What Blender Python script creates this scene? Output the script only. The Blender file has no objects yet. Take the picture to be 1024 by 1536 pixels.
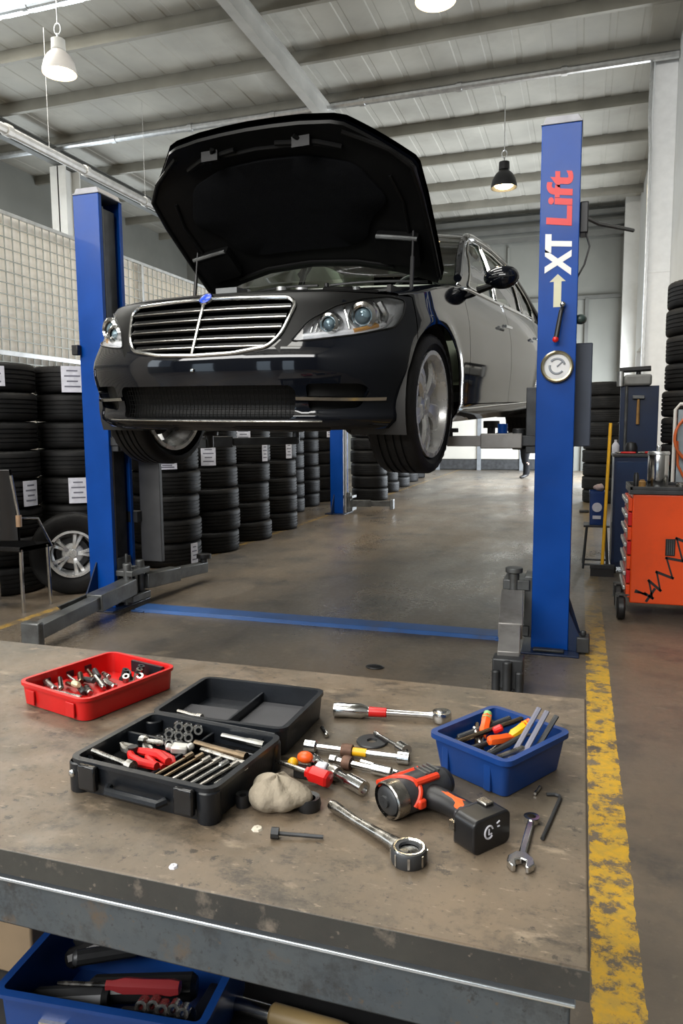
import bpy, bmesh, math, random
import numpy as np
from mathutils import Vector, Matrix, Euler
from mathutils.geometry import delaunay_2d_cdt
PI = math.pi
random.seed(7)
SC = bpy.context.scene
COL = SC.collection
V = Vector

# ------------------------------------------------------------------ materials
def _nt(name):
    m = bpy.data.materials.new(name); m.use_nodes = True
    nt = m.node_tree; b = nt.nodes['Principled BSDF']
    return m, nt, b

def N(nt, kind, **kw):
    n = nt.nodes.new(kind)
    for k, v in kw.items():
        if k in n.inputs.keys(): n.inputs[k].default_value = v
        else: setattr(n, k, v)
    return n

def pm(name, col, rough=.5, metal=0., var=.15, vs=9., rvar=.0, bump=0., bs=60., coat=0., spec=.5, emit=None, es=0., dirt=None, da=.0):
    """principled material with procedural colour / roughness variation"""
    m, nt, b = _nt(name)
    L = nt.links.new
    tc = N(nt, 'ShaderNodeTexCoord')
    no = N(nt, 'ShaderNodeTexNoise', Scale=vs, Detail=5.)
    L(tc.outputs['Object'], no.inputs['Vector'])
    mr = N(nt, 'ShaderNodeMapRange'); mr.inputs['From Min'].default_value = .3; mr.inputs['From Max'].default_value = .7
    L(no.outputs['Fac'], mr.inputs['Value'])
    mx = N(nt, 'ShaderNodeMix', data_type='RGBA')
    c = np.array(col[:3])
    mx.inputs['A'].default_value = (*np.clip(c*(1-var), 0, 1), 1); mx.inputs['B'].default_value = (*np.clip(c*(1+var), 0, 1), 1)
    L(mr.outputs['Result'], mx.inputs['Factor'])
    out = mx.outputs['Result']
    if dirt:
        n2 = N(nt, 'ShaderNodeTexNoise', Scale=vs*.6, Detail=8., Roughness=.7)
        L(tc.outputs['Object'], n2.inputs['Vector'])
        r2 = N(nt, 'ShaderNodeMapRange'); r2.inputs['From Min'].default_value = .52; r2.inputs['From Max'].default_value = .68; r2.inputs['To Max'].default_value = da
        L(n2.outputs['Fac'], r2.inputs['Value'])
        m2 = N(nt, 'ShaderNodeMix', data_type='RGBA'); m2.inputs['B'].default_value = (*dirt, 1)
        L(out, m2.inputs['A']); L(r2.outputs['Result'], m2.inputs['Factor']); out = m2.outputs['Result']
    L(out, b.inputs['Base Color'])
    b.inputs['Metallic'].default_value = metal; b.inputs['Roughness'].default_value = rough
    b.inputs['Specular IOR Level'].default_value = spec
    if rvar:
        r = N(nt, 'ShaderNodeMapRange'); r.inputs['To Min'].default_value = max(.02, rough-rvar); r.inputs['To Max'].default_value = min(1, rough+rvar)
        L(mr.outputs['Result'], r.inputs['Value']); L(r.outputs['Result'], b.inputs['Roughness'])
    if bump:
        nb = N(nt, 'ShaderNodeTexNoise', Scale=bs, Detail=3.); L(tc.outputs['Object'], nb.inputs['Vector'])
        bp = N(nt, 'ShaderNodeBump', Strength=bump, Distance=.01); L(nb.outputs['Fac'], bp.inputs['Height']); L(bp.outputs['Normal'], b.inputs['Normal'])
    if coat:
        b.inputs['Coat Weight'].default_value = coat; b.inputs['Coat Roughness'].default_value = .03
    if emit:
        b.inputs['Emission Color'].default_value = (*emit, 1); b.inputs['Emission Strength'].default_value = es
    return m

def srgb(r, g, b):
    f = lambda v: (v/255/12.92) if v/255 <= .04045 else ((v/255+.055)/1.055)**2.4
    return (f(r), f(g), f(b))

def glass(name, tint, rough=.0, ior=1.5, alpha=1.):
    m, nt, b = _nt(name); L = nt.links.new
    nt.nodes.remove(b)
    o = nt.nodes['Material Output']
    t = N(nt, 'ShaderNodeBsdfTransparent'); t.inputs['Color'].default_value = (*tint, 1)
    g = N(nt, 'ShaderNodeBsdfGlossy', Roughness=rough); g.inputs['Color'].default_value = (1, 1, 1, 1)
    f = N(nt, 'ShaderNodeFresnel', IOR=ior)
    no = N(nt, 'ShaderNodeTexNoise', Scale=3.); ad = N(nt, 'ShaderNodeMath', operation='MULTIPLY_ADD')
    L(no.outputs['Fac'], ad.inputs[0]); ad.inputs[1].default_value = .03; L(f.outputs['Fac'], ad.inputs[2])
    mx = N(nt, 'ShaderNodeMixShader'); L(ad.outputs[0], mx.inputs['Fac']); L(t.outputs[0], mx.inputs[1]); L(g.outputs[0], mx.inputs[2])
    L(mx.outputs[0], o.inputs['Surface'])
    return m

# ------------------------------------------------------------------ mesh builder
class MB:
    def __init__(s): s.bm = bmesh.new(); s.mi = 0
    def face(s, vs, smooth=True):
        try: f = s.bm.faces.new(vs)
        except ValueError: return None
        f.material_index = s.mi; f.smooth = smooth; return f
    def box(s, c, size, rot=None, taper=None):
        c = V(c); R = Euler(rot).to_matrix() if rot is not None and not isinstance(rot, Matrix) else (rot if rot is not None else Matrix.Identity(3))
        hx, hy, hz = size[0]/2, size[1]/2, size[2]/2
        vs = []
        for z in (-1, 1):
            k = 1 if (taper is None or z < 0) else taper
            for x, y in ((-1, -1), (1, -1), (1, 1), (-1, 1)):
                vs.append(s.bm.verts.new(c + R @ V((x*hx*k, y*hy*k, z*hz))))
        for q in ((3, 2, 1, 0), (4, 5, 6, 7), (0, 1, 5, 4), (1, 2, 6, 5), (2, 3, 7, 6), (3, 0, 4, 7)):
            s.face([vs[i] for i in q])
        return s
    def box2(s, a, b): 
        a = V(a); b = V(b); return s.box((a+b)/2, [abs(v) for v in (b-a)])
    def rings(s, R, closed=True, cap0=False, cap1=False, loop=False):
        rows = [[s.bm.verts.new(p) for p in r] for r in R]
        n = len(rows[0])
        rr = rows + ([rows[0]] if loop else [])
        for a, b in zip(rr[:-1], rr[1:]):
            for i in range(n if closed else n-1):
                j = (i+1) % n
                s.face([a[i], a[j], b[j], b[i]])
        if cap0: s.face(rows[0][::-1])
        if cap1: s.face(rows[-1])
        return rows
    def tube(s, pts, r, n=8, closed=False, caps=True, flat=1.):
        pts = [V(p) for p in pts]; m = len(pts)
        rs = r if hasattr(r, '__len__') else [r]*m
        T = []
        for i in range(m):
            a = pts[(i-1) % m] if (closed or i) else pts[i]; b = pts[(i+1) % m] if (closed or i < m-1) else pts[i]
            T.append((b-a).normalized())
        up = V((0, 0, 1)) if abs(T[0].z) < .9 else V((1, 0, 0))
        u = (up - T[0]*up.dot(T[0])).normalized(); R = []
        for i in range(m):
            u = (u - T[i]*u.dot(T[i]));
            u = u.normalized() if u.length > 1e-6 else T[i].orthogonal().normalized()
            w = T[i].cross(u)
            R.append([pts[i] + (u*math.cos(2*PI*k/n)*flat + w*math.sin(2*PI*k/n))*rs[i] for k in range(n)])
        s.rings(R, cap0=caps and not closed, cap1=caps and not closed, loop=closed); return s
    def cyl(s, p0, p1, r0, r1=None, n=16, caps=True):
        return s.tube([p0, p1], [r0, r0 if r1 is None else r1], n, caps=caps)
    def lathe(s, prof, o=(0, 0, 0), ax=(0, 0, 1), n=32, cap0=False, cap1=False, f=None):
        o = V(o); a = V(ax).normalized(); u = a.orthogonal().normalized()
        if abs(a.z) > .99: u = V((1, 0, 0))
        w = a.cross(u); R = []
        for i, (r, h) in enumerate(prof):
            ring = []
            for k in range(n):
                t = 2*PI*k/n; rr, hh = (r, h) if f is None else f(i, k, r, h)
                ring.append(o + a*hh + (u*math.cos(t)+w*math.sin(t))*max(rr, 1e-4))
            R.append(ring)
        s.rings(R, cap0=cap0, cap1=cap1); return s
    def prism(s, poly, h0, h1, M=None):
        M = M or Matrix.Identity(4)
        a = [s.bm.verts.new(M @ V((x, y, h0))) for x, y in poly]; b = [s.bm.verts.new(M @ V((x, y, h1))) for x, y in poly]
        n = len(poly); s.face(a[::-1]); s.face(b)
        for i in range(n): s.face([a[i], a[(i+1) % n], b[(i+1) % n], b[i]])
        return s
    def sphere(s, c, r, sc=(1, 1, 1), n=16, m=10, rot=None, f=None):
        R = Euler(rot).to_matrix() if rot else Matrix.Identity(3); rr = []
        for i in range(m+1):
            t = PI*i/m; ring = []
            for k in range(n):
                p = 2*PI*k/n; q = V((math.sin(t)*math.cos(p)*sc[0], math.sin(t)*math.sin(p)*sc[1], -math.cos(t)*sc[2]))*r
                if i in (0, m): q += V((math.cos(p), math.sin(p), 0))*1e-4
                if f: q = f(q)
                ring.append(V(c)+R @ q)
            rr.append(ring)
        s.rings(rr, cap0=True, cap1=True); return s
    def build(s, name, mats, parent=None, loc=(0, 0, 0), rot=(0, 0, 0), bevel=0., ang=35, seg=2, fix=True):
        me = bpy.data.meshes.new(name)
        if fix: bmesh.ops.recalc_face_normals(s.bm, faces=s.bm.faces[:])
        s.bm.to_mesh(me); s.bm.free()
        for m in (mats if isinstance(mats, (list, tuple)) else [mats]): me.materials.append(m)
        me.set_sharp_from_angle(angle=math.radians(ang))
        o = bpy.data.objects.new(name, me); COL.objects.link(o)
        o.parent = parent; o.location = loc; o.rotation_euler = rot
        if bevel:
            bv = o.modifiers.new('bevel', 'BEVEL'); bv.width = bevel; bv.segments = seg; bv.limit_method = 'ANGLE'; bv.angle_limit = math.radians(40); bv.harden_normals = False
        return o

def rrect(w, d, r, k=5, z=0., cx=0., cy=0.):
    pts = []
    for (sx, sy, a0) in ((1, 1, 0), (-1, 1, 90), (-1, -1, 180), (1, -1, 270)):
        for i in range(k+1):
            a = math.radians(a0 + 90*i/k); pts.append(V((cx+sx*(w/2-r)+r*math.cos(a), cy+sy*(d/2-r)+r*math.sin(a), z)))
    return pts

def tag(o, label, cat, group=None):
    o['label'] = label; o['category'] = cat
    if group: o['group'] = group
    return o
def thing(name, label, cat, loc=(0, 0, 0), rot=(0, 0, 0), group=None):
    o = bpy.data.objects.new(name, None); COL.objects.link(o); o.empty_display_size = .1
    o.location = loc; o.rotation_euler = rot
    return tag(o, label, cat, group)
def struct(o): o['kind'] = 'structure'; return o
def dup(root, loc, rot, label, cat, group=None):
    def cp(o, par):
        c = o.copy(); COL.objects.link(c); c.parent = par
        for ch in list(o.children): cp(ch, c)
        return c
    r = cp(root, None); r.location = loc; r.rotation_euler = rot
    for k in ('group',):
        if k in r: del r[k]
    return tag(r, label, cat, group)

# ------------------------------------------------------------------ shared materials
M_blue = pm('lift_blue', srgb(2, 64, 146), .36, var=.12, vs=4, rvar=.06, coat=.05, spec=.25, dirt=srgb(20, 44, 90), da=.2)
M_steel = pm('grey_steel', (.14, .145, .145), .42, .7, var=.3, vs=8, rvar=.1, dirt=(.05, .045, .04), da=.6)
M_dsteel = pm('dark_steel', (.05, .052, .055), .45, .6, var=.3, vs=10)
M_galv = pm('galvanised', (.62, .63, .63), .32, .9, var=.15, vs=12)
M_chrome = pm('chrome', (.60, .60, .59), .17, 1., var=.08, vs=30, rvar=.05)
M_worn = pm('worn_chrome', (.36, .34, .31), .27, 1., var=.25, vs=60, rvar=.1)
M_brassy = pm('brassy_steel', (.20, .15, .10), .27, 1., var=.2, vs=60)
M_black = pm('black_plastic', (.012, .012, .013), .42, var=.2, vs=20)
M_blackg = pm('black_gloss', (.010, .010, .011), .12, var=.2, vs=20)
M_rubber = pm('tyre_rubber', (.0082, .0079, .0078), .60, var=.35, vs=7, bump=.15, bs=90, dirt=(.022, .019, .016), da=.35, spec=.22)
M_white = pm('white_paint', (.62, .61, .57), .6, var=.06, vs=2, dirt=(.4, .38, .33), da=.3)
M_paper = pm('paper', (.66, .66, .72), .8, var=.10, vs=30)
M_red = pm('red_plastic', srgb(200, 26, 24), .36, var=.12, vs=14)
M_orange = pm('orange_plastic', srgb(236, 92, 28), .36, var=.08, vs=14)
M_yellow = pm('yellow_plastic', srgb(238, 180, 20), .4, var=.1, vs=14)
M_green = pm('green_plastic', srgb(140, 190, 120), .4, var=.1, vs=14)
M_bplas = pm('blue_plastic', srgb(16, 56, 118), .38, var=.1, vs=12)
M_wood = pm('worn_wood', srgb(150, 112, 58), .55, var=.25, vs=16)
M_inkd = pm('ink_grey', (.16, .16, .2), .8, var=.1)
M_case = pm('case_plastic', (.0085, .0105, .014), .36, var=.25, vs=18, bump=.05, bs=200)
M_navy = pm('navy_enamel', srgb(18, 36, 66), .35, var=.15, vs=5, dirt=(.02, .02, .03), da=.4)
M_rust = pm('rusty_steel', (.14, .075, .05), .6, .5, var=.4, vs=40)
CARPOSE = (-1.7088, 3.0516, 1.09114, .10925, .03744, -.01999)
FRONT_FILL = 1500  # energy of the added frontal fill
WORLD, SKYE, DOORE, SIDEE, SIDE2, WINE, EXPO = .6, 34, 6, 1600, 40, 900, .0
CAMR = [[0.950961, 0.309212, -0.007755], [0.027086, -0.108224, -0.993757], [-0.308121, 0.944815, -0.111292]]
# ------------------------------------------------------------------ the hall (Z up, lane along +Y)
def floor_mat():
    m, nt, b = _nt('workshop_concrete'); L = nt.links.new
    tc = N(nt, 'ShaderNodeTexCoord'); sep = N(nt, 'ShaderNodeSeparateXYZ'); L(tc.outputs['Object'], sep.inputs[0])
    def noise(s, d=6., r=.6, stretch=None):
        n = N(nt, 'ShaderNodeTexNoise', Scale=s, Detail=d, Roughness=r)
        if stretch:
            mp = N(nt, 'ShaderNodeMapping'); mp.inputs['Scale'].default_value = stretch
            L(tc.outputs['Object'], mp.inputs[0]); L(mp.outputs[0], n.inputs['Vector'])
        else: L(tc.outputs['Object'], n.inputs['Vector'])
        return n.outputs['Fac']
    def rng(v, a, b_, lo=0., hi=1.):
        r = N(nt, 'ShaderNodeMapRange'); r.inputs['From Min'].default_value = a; r.inputs['From Max'].default_value = b_
        r.inputs['To Min'].default_value = lo; r.inputs['To Max'].default_value = hi; L(v, r.inputs['Value']); return r.outputs['Result']
    def mix(f, a, c):
        x = N(nt, 'ShaderNodeMix', data_type='RGBA'); L(f, x.inputs['Factor'])
        for k, v in (('A', a), ('B', c)):
            if isinstance(v, tuple): x.inputs[k].default_value = (*v, 1)
            else: L(v, x.inputs[k])
        return x.outputs['Result']
    def mth(op, a, c):
        x = N(nt, 'ShaderNodeMath', operation=op)
        for i, v in enumerate((a, c)):
            if isinstance(v, (int, float)): x.inputs[i].default_value = v
            else: L(v, x.inputs[i])
        return x.outputs[0]
    big = noise(.55, 5., .55, (1., .6, 1.)); mid = noise(2.6, 8., .65); fine = noise(28., 6., .7)
    base = mix(rng(big, .36, .64), (.098, .087, .074), (.175, .132, .090))
    base = mix(rng(mid, .48, .66, 0, .75), base, (.062, .056, .050))
    base = mix(rng(fine, .60, .72, 0, .5), base, (.22, .185, .14))
    base = mix(rng(noise(5.5, 8., .7), .57, .66, 0, .55), base, (.215, .178, .130)); base = mix(rng(noise(9., 9., .75, (1, .5, 1)), .60, .66, 0, .6), base, (.05, .046, .042)); stain = noise(1.3, 9., .72); base = mix(rng(stain, .585, .66, 0, .7), base, (.05, .047, .045))
    # worn yellow lane lines
    wear = noise(11., 10., .78)
    wn = rng(wear, .49, .56, 1., .0)
    far = rng(sep.outputs['Y'], 3.9, 5.6, 1., .14); wear2 = mth('MULTIPLY', wn, far)
    ex = mth('ADD', sep.outputs['X'], mth('MULTIPLY', mth('SUBTRACT', noise(16., 4., .6), .5), .02))
    inl = mth('MULTIPLY', mth('GREATER_THAN', ex, .056), mth('LESS_THAN', ex, .170))
    base = mix(mth('MULTIPLY', inl, rng(wn, 0., 1., .0, .9)), base, base)
    yel = mix(rng(noise(35., 5.), .4, .62), (.66, .38, .022), (.52, .33, .05))
    base = mix(mth('MULTIPLY', inl, wear2), base, yel)
    inl2 = mth('MULTIPLY', mth('GREATER_THAN', ex, -3.62), mth('LESS_THAN', ex, -3.55))
    base = mix(mth('MULTIPLY', inl2, rng(wear, .44, .55, .8, .0)), base, (.45, .27, .05))
    L(base, b.inputs['Base Color'])
    ro = rng(noise(.8, 7., .6, (1., .35, 1.)), .38, .62, .20, .46)
    ro2 = mth('ADD', ro, rng(fine, .4, .7, 0., .12)); L(ro2, b.inputs['Roughness'])
    b.inputs['Specular IOR Level'].default_value = .55
    bp = N(nt, 'ShaderNodeBump', Strength=.12, Distance=.01); L(fine, bp.inputs['Height'])
    bp2 = N(nt, 'ShaderNodeBump', Strength=.10, Distance=.02); L(mid, bp2.inputs['Height']); L(bp.outputs['Normal'], bp2.inputs['Normal'])
    L(bp2.outputs['Normal'], b.inputs['Normal'])
    return m

XL, XR, YF, YB, ZC = -13.0, 1.36, -7.0, 23.0, 7.55
struct(MB().box2((XL-.2, YF-.2, -.2), (XR+.2, YB+.2, 0)).build('floor', floor_mat()))

M_wall = pm('wall_sheet', (.155, .155, .135), .7, var=.10, vs=1.2, dirt=(.2, .19, .16), da=.35)
M_wallw = pm('wall_white', (.66, .655, .63), .6, var=.05, vs=1.5, dirt=(.5, .47, .40), da=.3)
M_roof = pm('roof_sheet', (.38, .365, .32), .68, .1, var=.16, vs=.9, rvar=.08, dirt=(.26, .24, .20), da=.45)
M_beam = pm('roof_beam', (.42, .41, .38), .5, .2, var=.12, vs=2)
M_dbeam = pm('dark_beam', (.10, .10, .09), .5, .2, var=.2, vs=2)
M_purl = pm('purlin_grey', (.26, .245, .205), .5, .3, var=.14, vs=2)
M_sky = pm('skylight_sheet', (.75, .85, .85), .4, var=.04, emit=(.80, .93, 1.0), es=3.2)

# roof sheet, corrugated, with translucent daylight strips
def roof_strip(name, x0, x1, y0, y1, mat):
    b = MB(); n = max(1, int(round((x1-x0)/.5))); p = (x1-x0)/n; pts = []
    for i in range(n):
        x = x0+i*p; pts += [(x, 0), (x+p*.74, 0), (x+p*.78, .009), (x+p*.96, .009)]
    pts.append((x1, 0))
    for (yy, zz) in (((y0, y1), 0),):
        lo = [[V((x, y, ZC+z)) for x, z in pts] for y in yy]; up = [[V((x, y, ZC+z+.05)) for x, z in pts] for y in yy]
        b.rings([lo[0], lo[1], up[1], up[0]], closed=False, loop=True)
    return b.build(name, mat, ang=20)
SKY = [(-13.0, -7.0, 7.3, 9.82), (-4.5, -1.3, 1.5, 3.1), (-4.5, -1.3, 5.2, 6.9), (-12.0, -1.0, -3.2, -1.4)]  # first strip is in view; the rest are unseen, added for top light
def rects_minus(R, holes):
    out = [R]
    for (a, b_, c, d) in holes:
        nx = []
        for (x0, x1, y0, y1) in out:
            if b_ <= x0 or a >= x1 or d <= y0 or c >= y1: nx.append((x0, x1, y0, y1)); continue
            if c > y0: nx.append((x0, x1, y0, c))
            if d < y1: nx.append((x0, x1, d, y1))
            yy0, yy1 = max(c, y0), min(d, y1)
            if a > x0: nx.append((x0, a, yy0, yy1))
            if b_ < x1: nx.append((b_, x1, yy0, yy1))
        out = nx
    return out
rb = []
for r in rects_minus((XL, XR, YF, YB), SKY): rb.append(roof_strip('ceiling', *r, M_roof))
struct(rb[0])
bmj = bmesh.new()
for o in rb: bmj.from_mesh(o.data)
bmj.to_mesh(rb[0].data); bmj.free(); rb[0].data.set_sharp_from_angle(angle=.35)
for o in rb[1:]: bpy.data.objects.remove(o)
for k, (a, b_, c, d) in enumerate(SKY):
    struct(roof_strip('window_%d' % (k+1), a, b_, c, d, M_sky))

# purlins, girders, columns
for k, y in enumerate((-5.9, -2.2, -.85, 1.35, 3.3, 5.0, 7.05, 9.0, 10.6, 12.2, 13.85, 15.7, 17.6, 19.5, 21.3)):
    b = MB(); b.prism([(-.04, 0), (.04, 0), (.04, .02), (-.02, .02), (-.02, .18), (.05, .18), (.05, .2), (-.04, .2)], XL, XR, Matrix(((0, 0, 1, 0), (1, 0, 0, y), (0, 1, 0, ZC-.2), (0, 0, 0, 1))))
    struct(b.build('trim_%d' % (k+1), M_purl))
def ibeam(name, x, y0, y1, z, mat, w=.16, h=.34):
    pr = [(-w/2, 0), (w/2, 0), (w/2, .025), (.012, .025), (.012, h-.025), (w/2, h-.025), (w/2, h), (-w/2, h), (-w/2, h-.025), (-.012, h-.025), (-.012, .025), (-w/2, .025)]
    return struct(MB().prism(pr, y0, y1, Matrix(((1, 0, 0, x), (0, 0, 1, 0), (0, 1, 0, z), (0, 0, 0, 1)))).build(name, mat))
ibeam('trim_21', -4.72, YF, YB, ZC-.56, M_beam); ibeam('trim_22', -10.9, YF, YB, ZC-.56, M_dbeam)
def column(name, x, y, w=.40, d=.5, mat=None, z1=ZC-.57):
    b = MB(); b.box2((x-w/2, y-d/2, 0), (x+w/2, y-d/2+.03, z1)); b.box2((x-w/2, y+d/2-.03, 0), (x+w/2, y+d/2, z1)); b.box2((x-.02, y-d/2, 0), (x+.02, y+d/2, z1))
    b.box2((x-w/2-.05, y-d/2-.05, 0), (x+w/2+.05, y+d/2+.05, .03))
    return struct(b.build(name, mat or M_white, bevel=.004))
column('trim_31', -4.98, 14.1); column('trim_32', -10.9, 14.1)
b = MB(); b.box2((1.0, 13.95, 0), (XR, 14.45, ZC)); b.box2((.995, 13.94, 3.90), (XR, 14.46, 3.93)); struct(b.build('trim_33', pm('column_white', (.90, .90, .89), .5, var=.04), bevel=.006))
b = MB(); b.box2((.98, 22.3, 0), (XR, 22.7, ZC)); struct(b.build('trim_34', M_white))
b = MB(); b.box2((1.22, 5.0, 0), (XR, 5.4, ZC)); struct(b.build('trim_35', M_wallw))
# walls
struct(MB().box2((XL-.15, YB, 0), (XR+.15, YB+.15, ZC+.1)).build('wall_back', M_wall))
b = MB()
for (y0, y1, z0, z1) in ((4.9, 16.2, 0, ZC), (16.2, 21.6, 3.3, ZC), (21.6, YB, 0, ZC)): b.box2((XR, y0, z0), (XR+.15, y1, z1+.1))
struct(b.build('wall_right', M_wallw))
struct(MB().box2((XR, YF, 0), (XR+.15, 4.9, ZC+.1)).build('wall_near', pm('wall_near_grey', (.085, .085, .08), .7)))
b = MB()
for (y0, y1, z0, z1) in ((YF, YB, 0, 2.6), (YF, YB, 5.6, ZC)): b.box2((XL-.15, y0, z0), (XL, y1, z1))
for y in (YF, -2, 3, 8, 13, 18, YB-.3): b.box2((XL-.15, y, 2.6), (XL, y+.3, 5.6))
struct(b.build('wall_left', M_wall))
b = MB()
for (x0, x1, z0, z1) in ((XL, -10.6, 0, ZC), (-10.6, -8.6, 3.2, ZC), (-8.6, -5.0, 0, ZC), (-5.0, -3.7, 3.2, ZC), (-3.7, -2.3, 0, ZC), (-2.3, -1.0, 3.2, ZC), (-1.0, XR, 0, ZC)): b.box2((x0, YF-.15, z0), (x1, YF, 5.2)); b.box2((x0, YF-.15, 7.2), (x1, YF, z1))
for x in (XL, -8.4, -3.9, XR-.2): b.box2((x, YF-.15, 5.2), (x+.2, YF, 7.2))  # unseen high opening, made for the frontal fill light
struct(b.build('wall_front', pm('wall_dark', (.07, .07, .065), .7)))
# inner partition: white boarded wall behind the wire mesh
struct(MB().box2((-5.03, 1.2, 0), (-4.97, 10.6, 3.22)).build('wall_inner', pm('partition_white', (.93, .87, .77), .7, var=.05, vs=2)))
# far gate
d = struct(thing('door_1', 'wide pale sectional gate in the far back wall', 'door', (-3.0, YB-.06, 0)))
del d['category']; del d['label']
M_gate = pm('gate_panel', (.46, .44, .39), .45, var=.06, vs=2)
for i in range(4):
    x = -2.55+i*1.28
    MB().box2((x+.04, -.02, .34), (x+1.24, .03, 3.0)).build('gate_panel', M_gate, d, bevel=.01)
    MB().box2((x+.04, -.02, .02), (x+1.24, .03, .32)).build('kick_plate', M_dsteel, d, bevel=.01)
for i in range(5):
    x = -2.55+i*1.28; MB().box2((x-.06, -.06, 0), (x+.06, .03, 3.1)).build('gate_post', pm('gate_post', (.16, .17, .18), .5) if i == 0 else bpy.data.materials['gate_post'], d)
MB().box2((-2.65, -.06, 3.02), (2.65, .03, 3.16)).build('gate_header', M_dsteel, d)
# back wall ribs, door track beams
for k, (z, dpt) in enumerate(((7.28, .22), (6.98, .16), (6.72, .12))):
    struct(MB().box2((-7.0, YB-dpt-.3, z-.06), (XR, YB-.3+.0, z+.06)).build('trim_%d' % (41+k), M_dbeam))
for k, x in enumerate((-5.6, -3.9, -2.2, -.5)): struct(MB().box2((x-.03, YB-.07, 3.2), (x+.03, YB, 6.6)).build('trim_%d' % (51+k), M_wall))
struct(MB().box2((-1.7, YB-.09, 4.98), (.98, YB, 5.08)).build('trim_56', M_dbeam))
struct(MB().box2((.0, YB-.12, 0), (.10, YB, 5.0)).build('trim_57', M_dbeam))

# conduits
def pipe(name, pts, r, mat, label, fit=True, hang=False):
    b = MB(); b.tube(pts, r, 10)
    if hang:
        for q in range(1, 8):
            p = V(pts[0]).lerp(V(pts[-1]), q/8); b.cyl(p, (p.x, p.y, ZC-.2), .004, n=6)
    if fit:
        a, c = V(pts[0]), V(pts[-1]); n = max(2, int((c-a).length/1.7)); dr = (c-a).normalized()
        for i in range(1, n): p = a+(c-a)*i/n; b.cyl(p-dr*.05, p+dr*.05, r*1.28, n=10)
    return tag(b.build(name, mat), label, 'pipe')
pipe('overhead_pipe', [(XL, 13.8, 7.32), (1.35, 13.8, 7.32)], .065, M_galv, 'bright galvanised pipe crossing the hall under the roof to the right column')
pipe('overhead_pipe', [(XL, 9.15, 7.24), (1.36, 9.15, 7.24)], .05, M_galv, 'thinner pale pipe high across the ceiling behind the near left lamp')
pipe('overhead_pipe', [(XL, 7.45, 7.24), (1.36, 7.45, 7.24)], .055, M_galv, 'pale pipe nearest the skylight at the top left of the ceiling')
pipe('cable_conduit', [(-7.9, 2.0, 5.55), (-7.9, YB, 5.55)], .07, pm('conduit_paint', (.5, .49, .47), .45, .3), 'grey conduit running lengthwise over the mesh partition towards the back', hang=True)
b = MB()
for dx in (0, .07, .13): b.tube([(.97-dx*.3, 13.9-dx, 7.3), (.955-dx*.3, 13.88-dx, 6.4), (.985-dx*.3, 13.9-dx, 5.9), (.985-dx*.3, 13.9-dx, 0)], .014, 6)
tag(b.build('cable_bundle', M_galv), 'thin cables hanging down the edge of the white right column', 'cable')

# high bay lamps
M_bulb = pm('lamp_glow', (1, .9, .7), .4, var=.0, emit=(1., .74, .36), es=26.)
M_shadew = pm('lamp_shade_white', (.70, .66, .62), .35, var=.05)
def lamp(loc, label, shade_mat, r, ztop, hook=True):
    t = thing('bay_lamp', label, 'lamp', loc)
    MB().lathe([(r*.36, r*1.28), (r*.44, r*1.22), (r*.68, r*.98), (r*.88, r*.62), (r*.98, r*.22), (r, 0), (r*.97, 0), (r*.95, r*.22), (r*.85, r*.60), (r*.65, r*.95), (.05, r*1.2)], n=28).build('lamp_shade', shade_mat, t)
    MB().lathe([(r*.2, r*1.95), (r*.40, r*1.90), (r*.42, r*1.34), (r*.3, r*1.24)], n=16, cap0=True, cap1=True).build('ballast', M_white if shade_mat is M_shadew else M_black, t)
    MB().sphere((0, 0, .05*r/.2), r*.74, (1, 1, .42), 20, 12).build('bulb', M_bulb, t)
    k = MB(); h = ztop-loc[2]
    k.tube([(0, 0, r*1.9), (0, 0, r*2.25)], .014, 8)
    k.tube([V((.05*math.cos(a), 0, r*2.5+.07*math.sin(a))) for a in np.linspace(0, 2*PI, 13)[:-1]], .010, 6, closed=True)
    k.tube([(0, 0, r*2.76), (0, 0, h)], .008, 6)
    k.build('hanger', M_galv, t)
    ld = bpy.data.lights.new('lamp_light', 'SPOT'); ld.energy = 130; ld.color = (1, .82, .56); ld.shadow_soft_size = .15; ld.spot_size = 2.6; ld.spot_blend = .6
    lo = bpy.data.objects.new('lamp_light', ld); COL.objects.link(lo); lo.parent = t; lo.location = (0, 0, -.12)
    return t
lamp((-6.62, 8.55, 5.93), 'white shaded bay lamp hanging at the top left of the hall', M_shadew, .22, ZC)
lamp((-1.55, 15.0, 5.88), 'small black bay lamp hanging deep in the hall beside the blue lift post', M_black, .25, ZC)
lamp((-1.80, 9.30, 6.36), 'bay lamp at the top edge of the photo above the bonnet', M_shadew, .25, ZC)

# wire mesh in front of the partition
t = thing('wire_mesh_partition', 'galvanised wire mesh partition panel in front of the white boarding on the left', 'partition', (-4.93, 2.0, 0))
b = MB()
for i in range(0, 86): b.box((0, i*.10, 1.6), (.008, .008, 3.2))
for i in range(0, 33): b.box((.004, 4.25, i*.10+.0), (.008, 8.5, .009))
b.build('wire_grid', pm('mesh_wire', (.35, .36, .33), .45, .6, var=.1), t)
for y in (0, 2.83, 5.66, 8.5): MB().box((0, y, 1.61), (.035, .035, 3.22)).build('mesh_post', M_galv, t)
MB().box((0, 4.25, 3.21), (.03, 8.5, .03)).build('mesh_rail', M_galv, t)
MB().box((0, 4.25, 1.98), (.03, 8.5, .04)).build('mesh_rail', M_galv, t)
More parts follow.
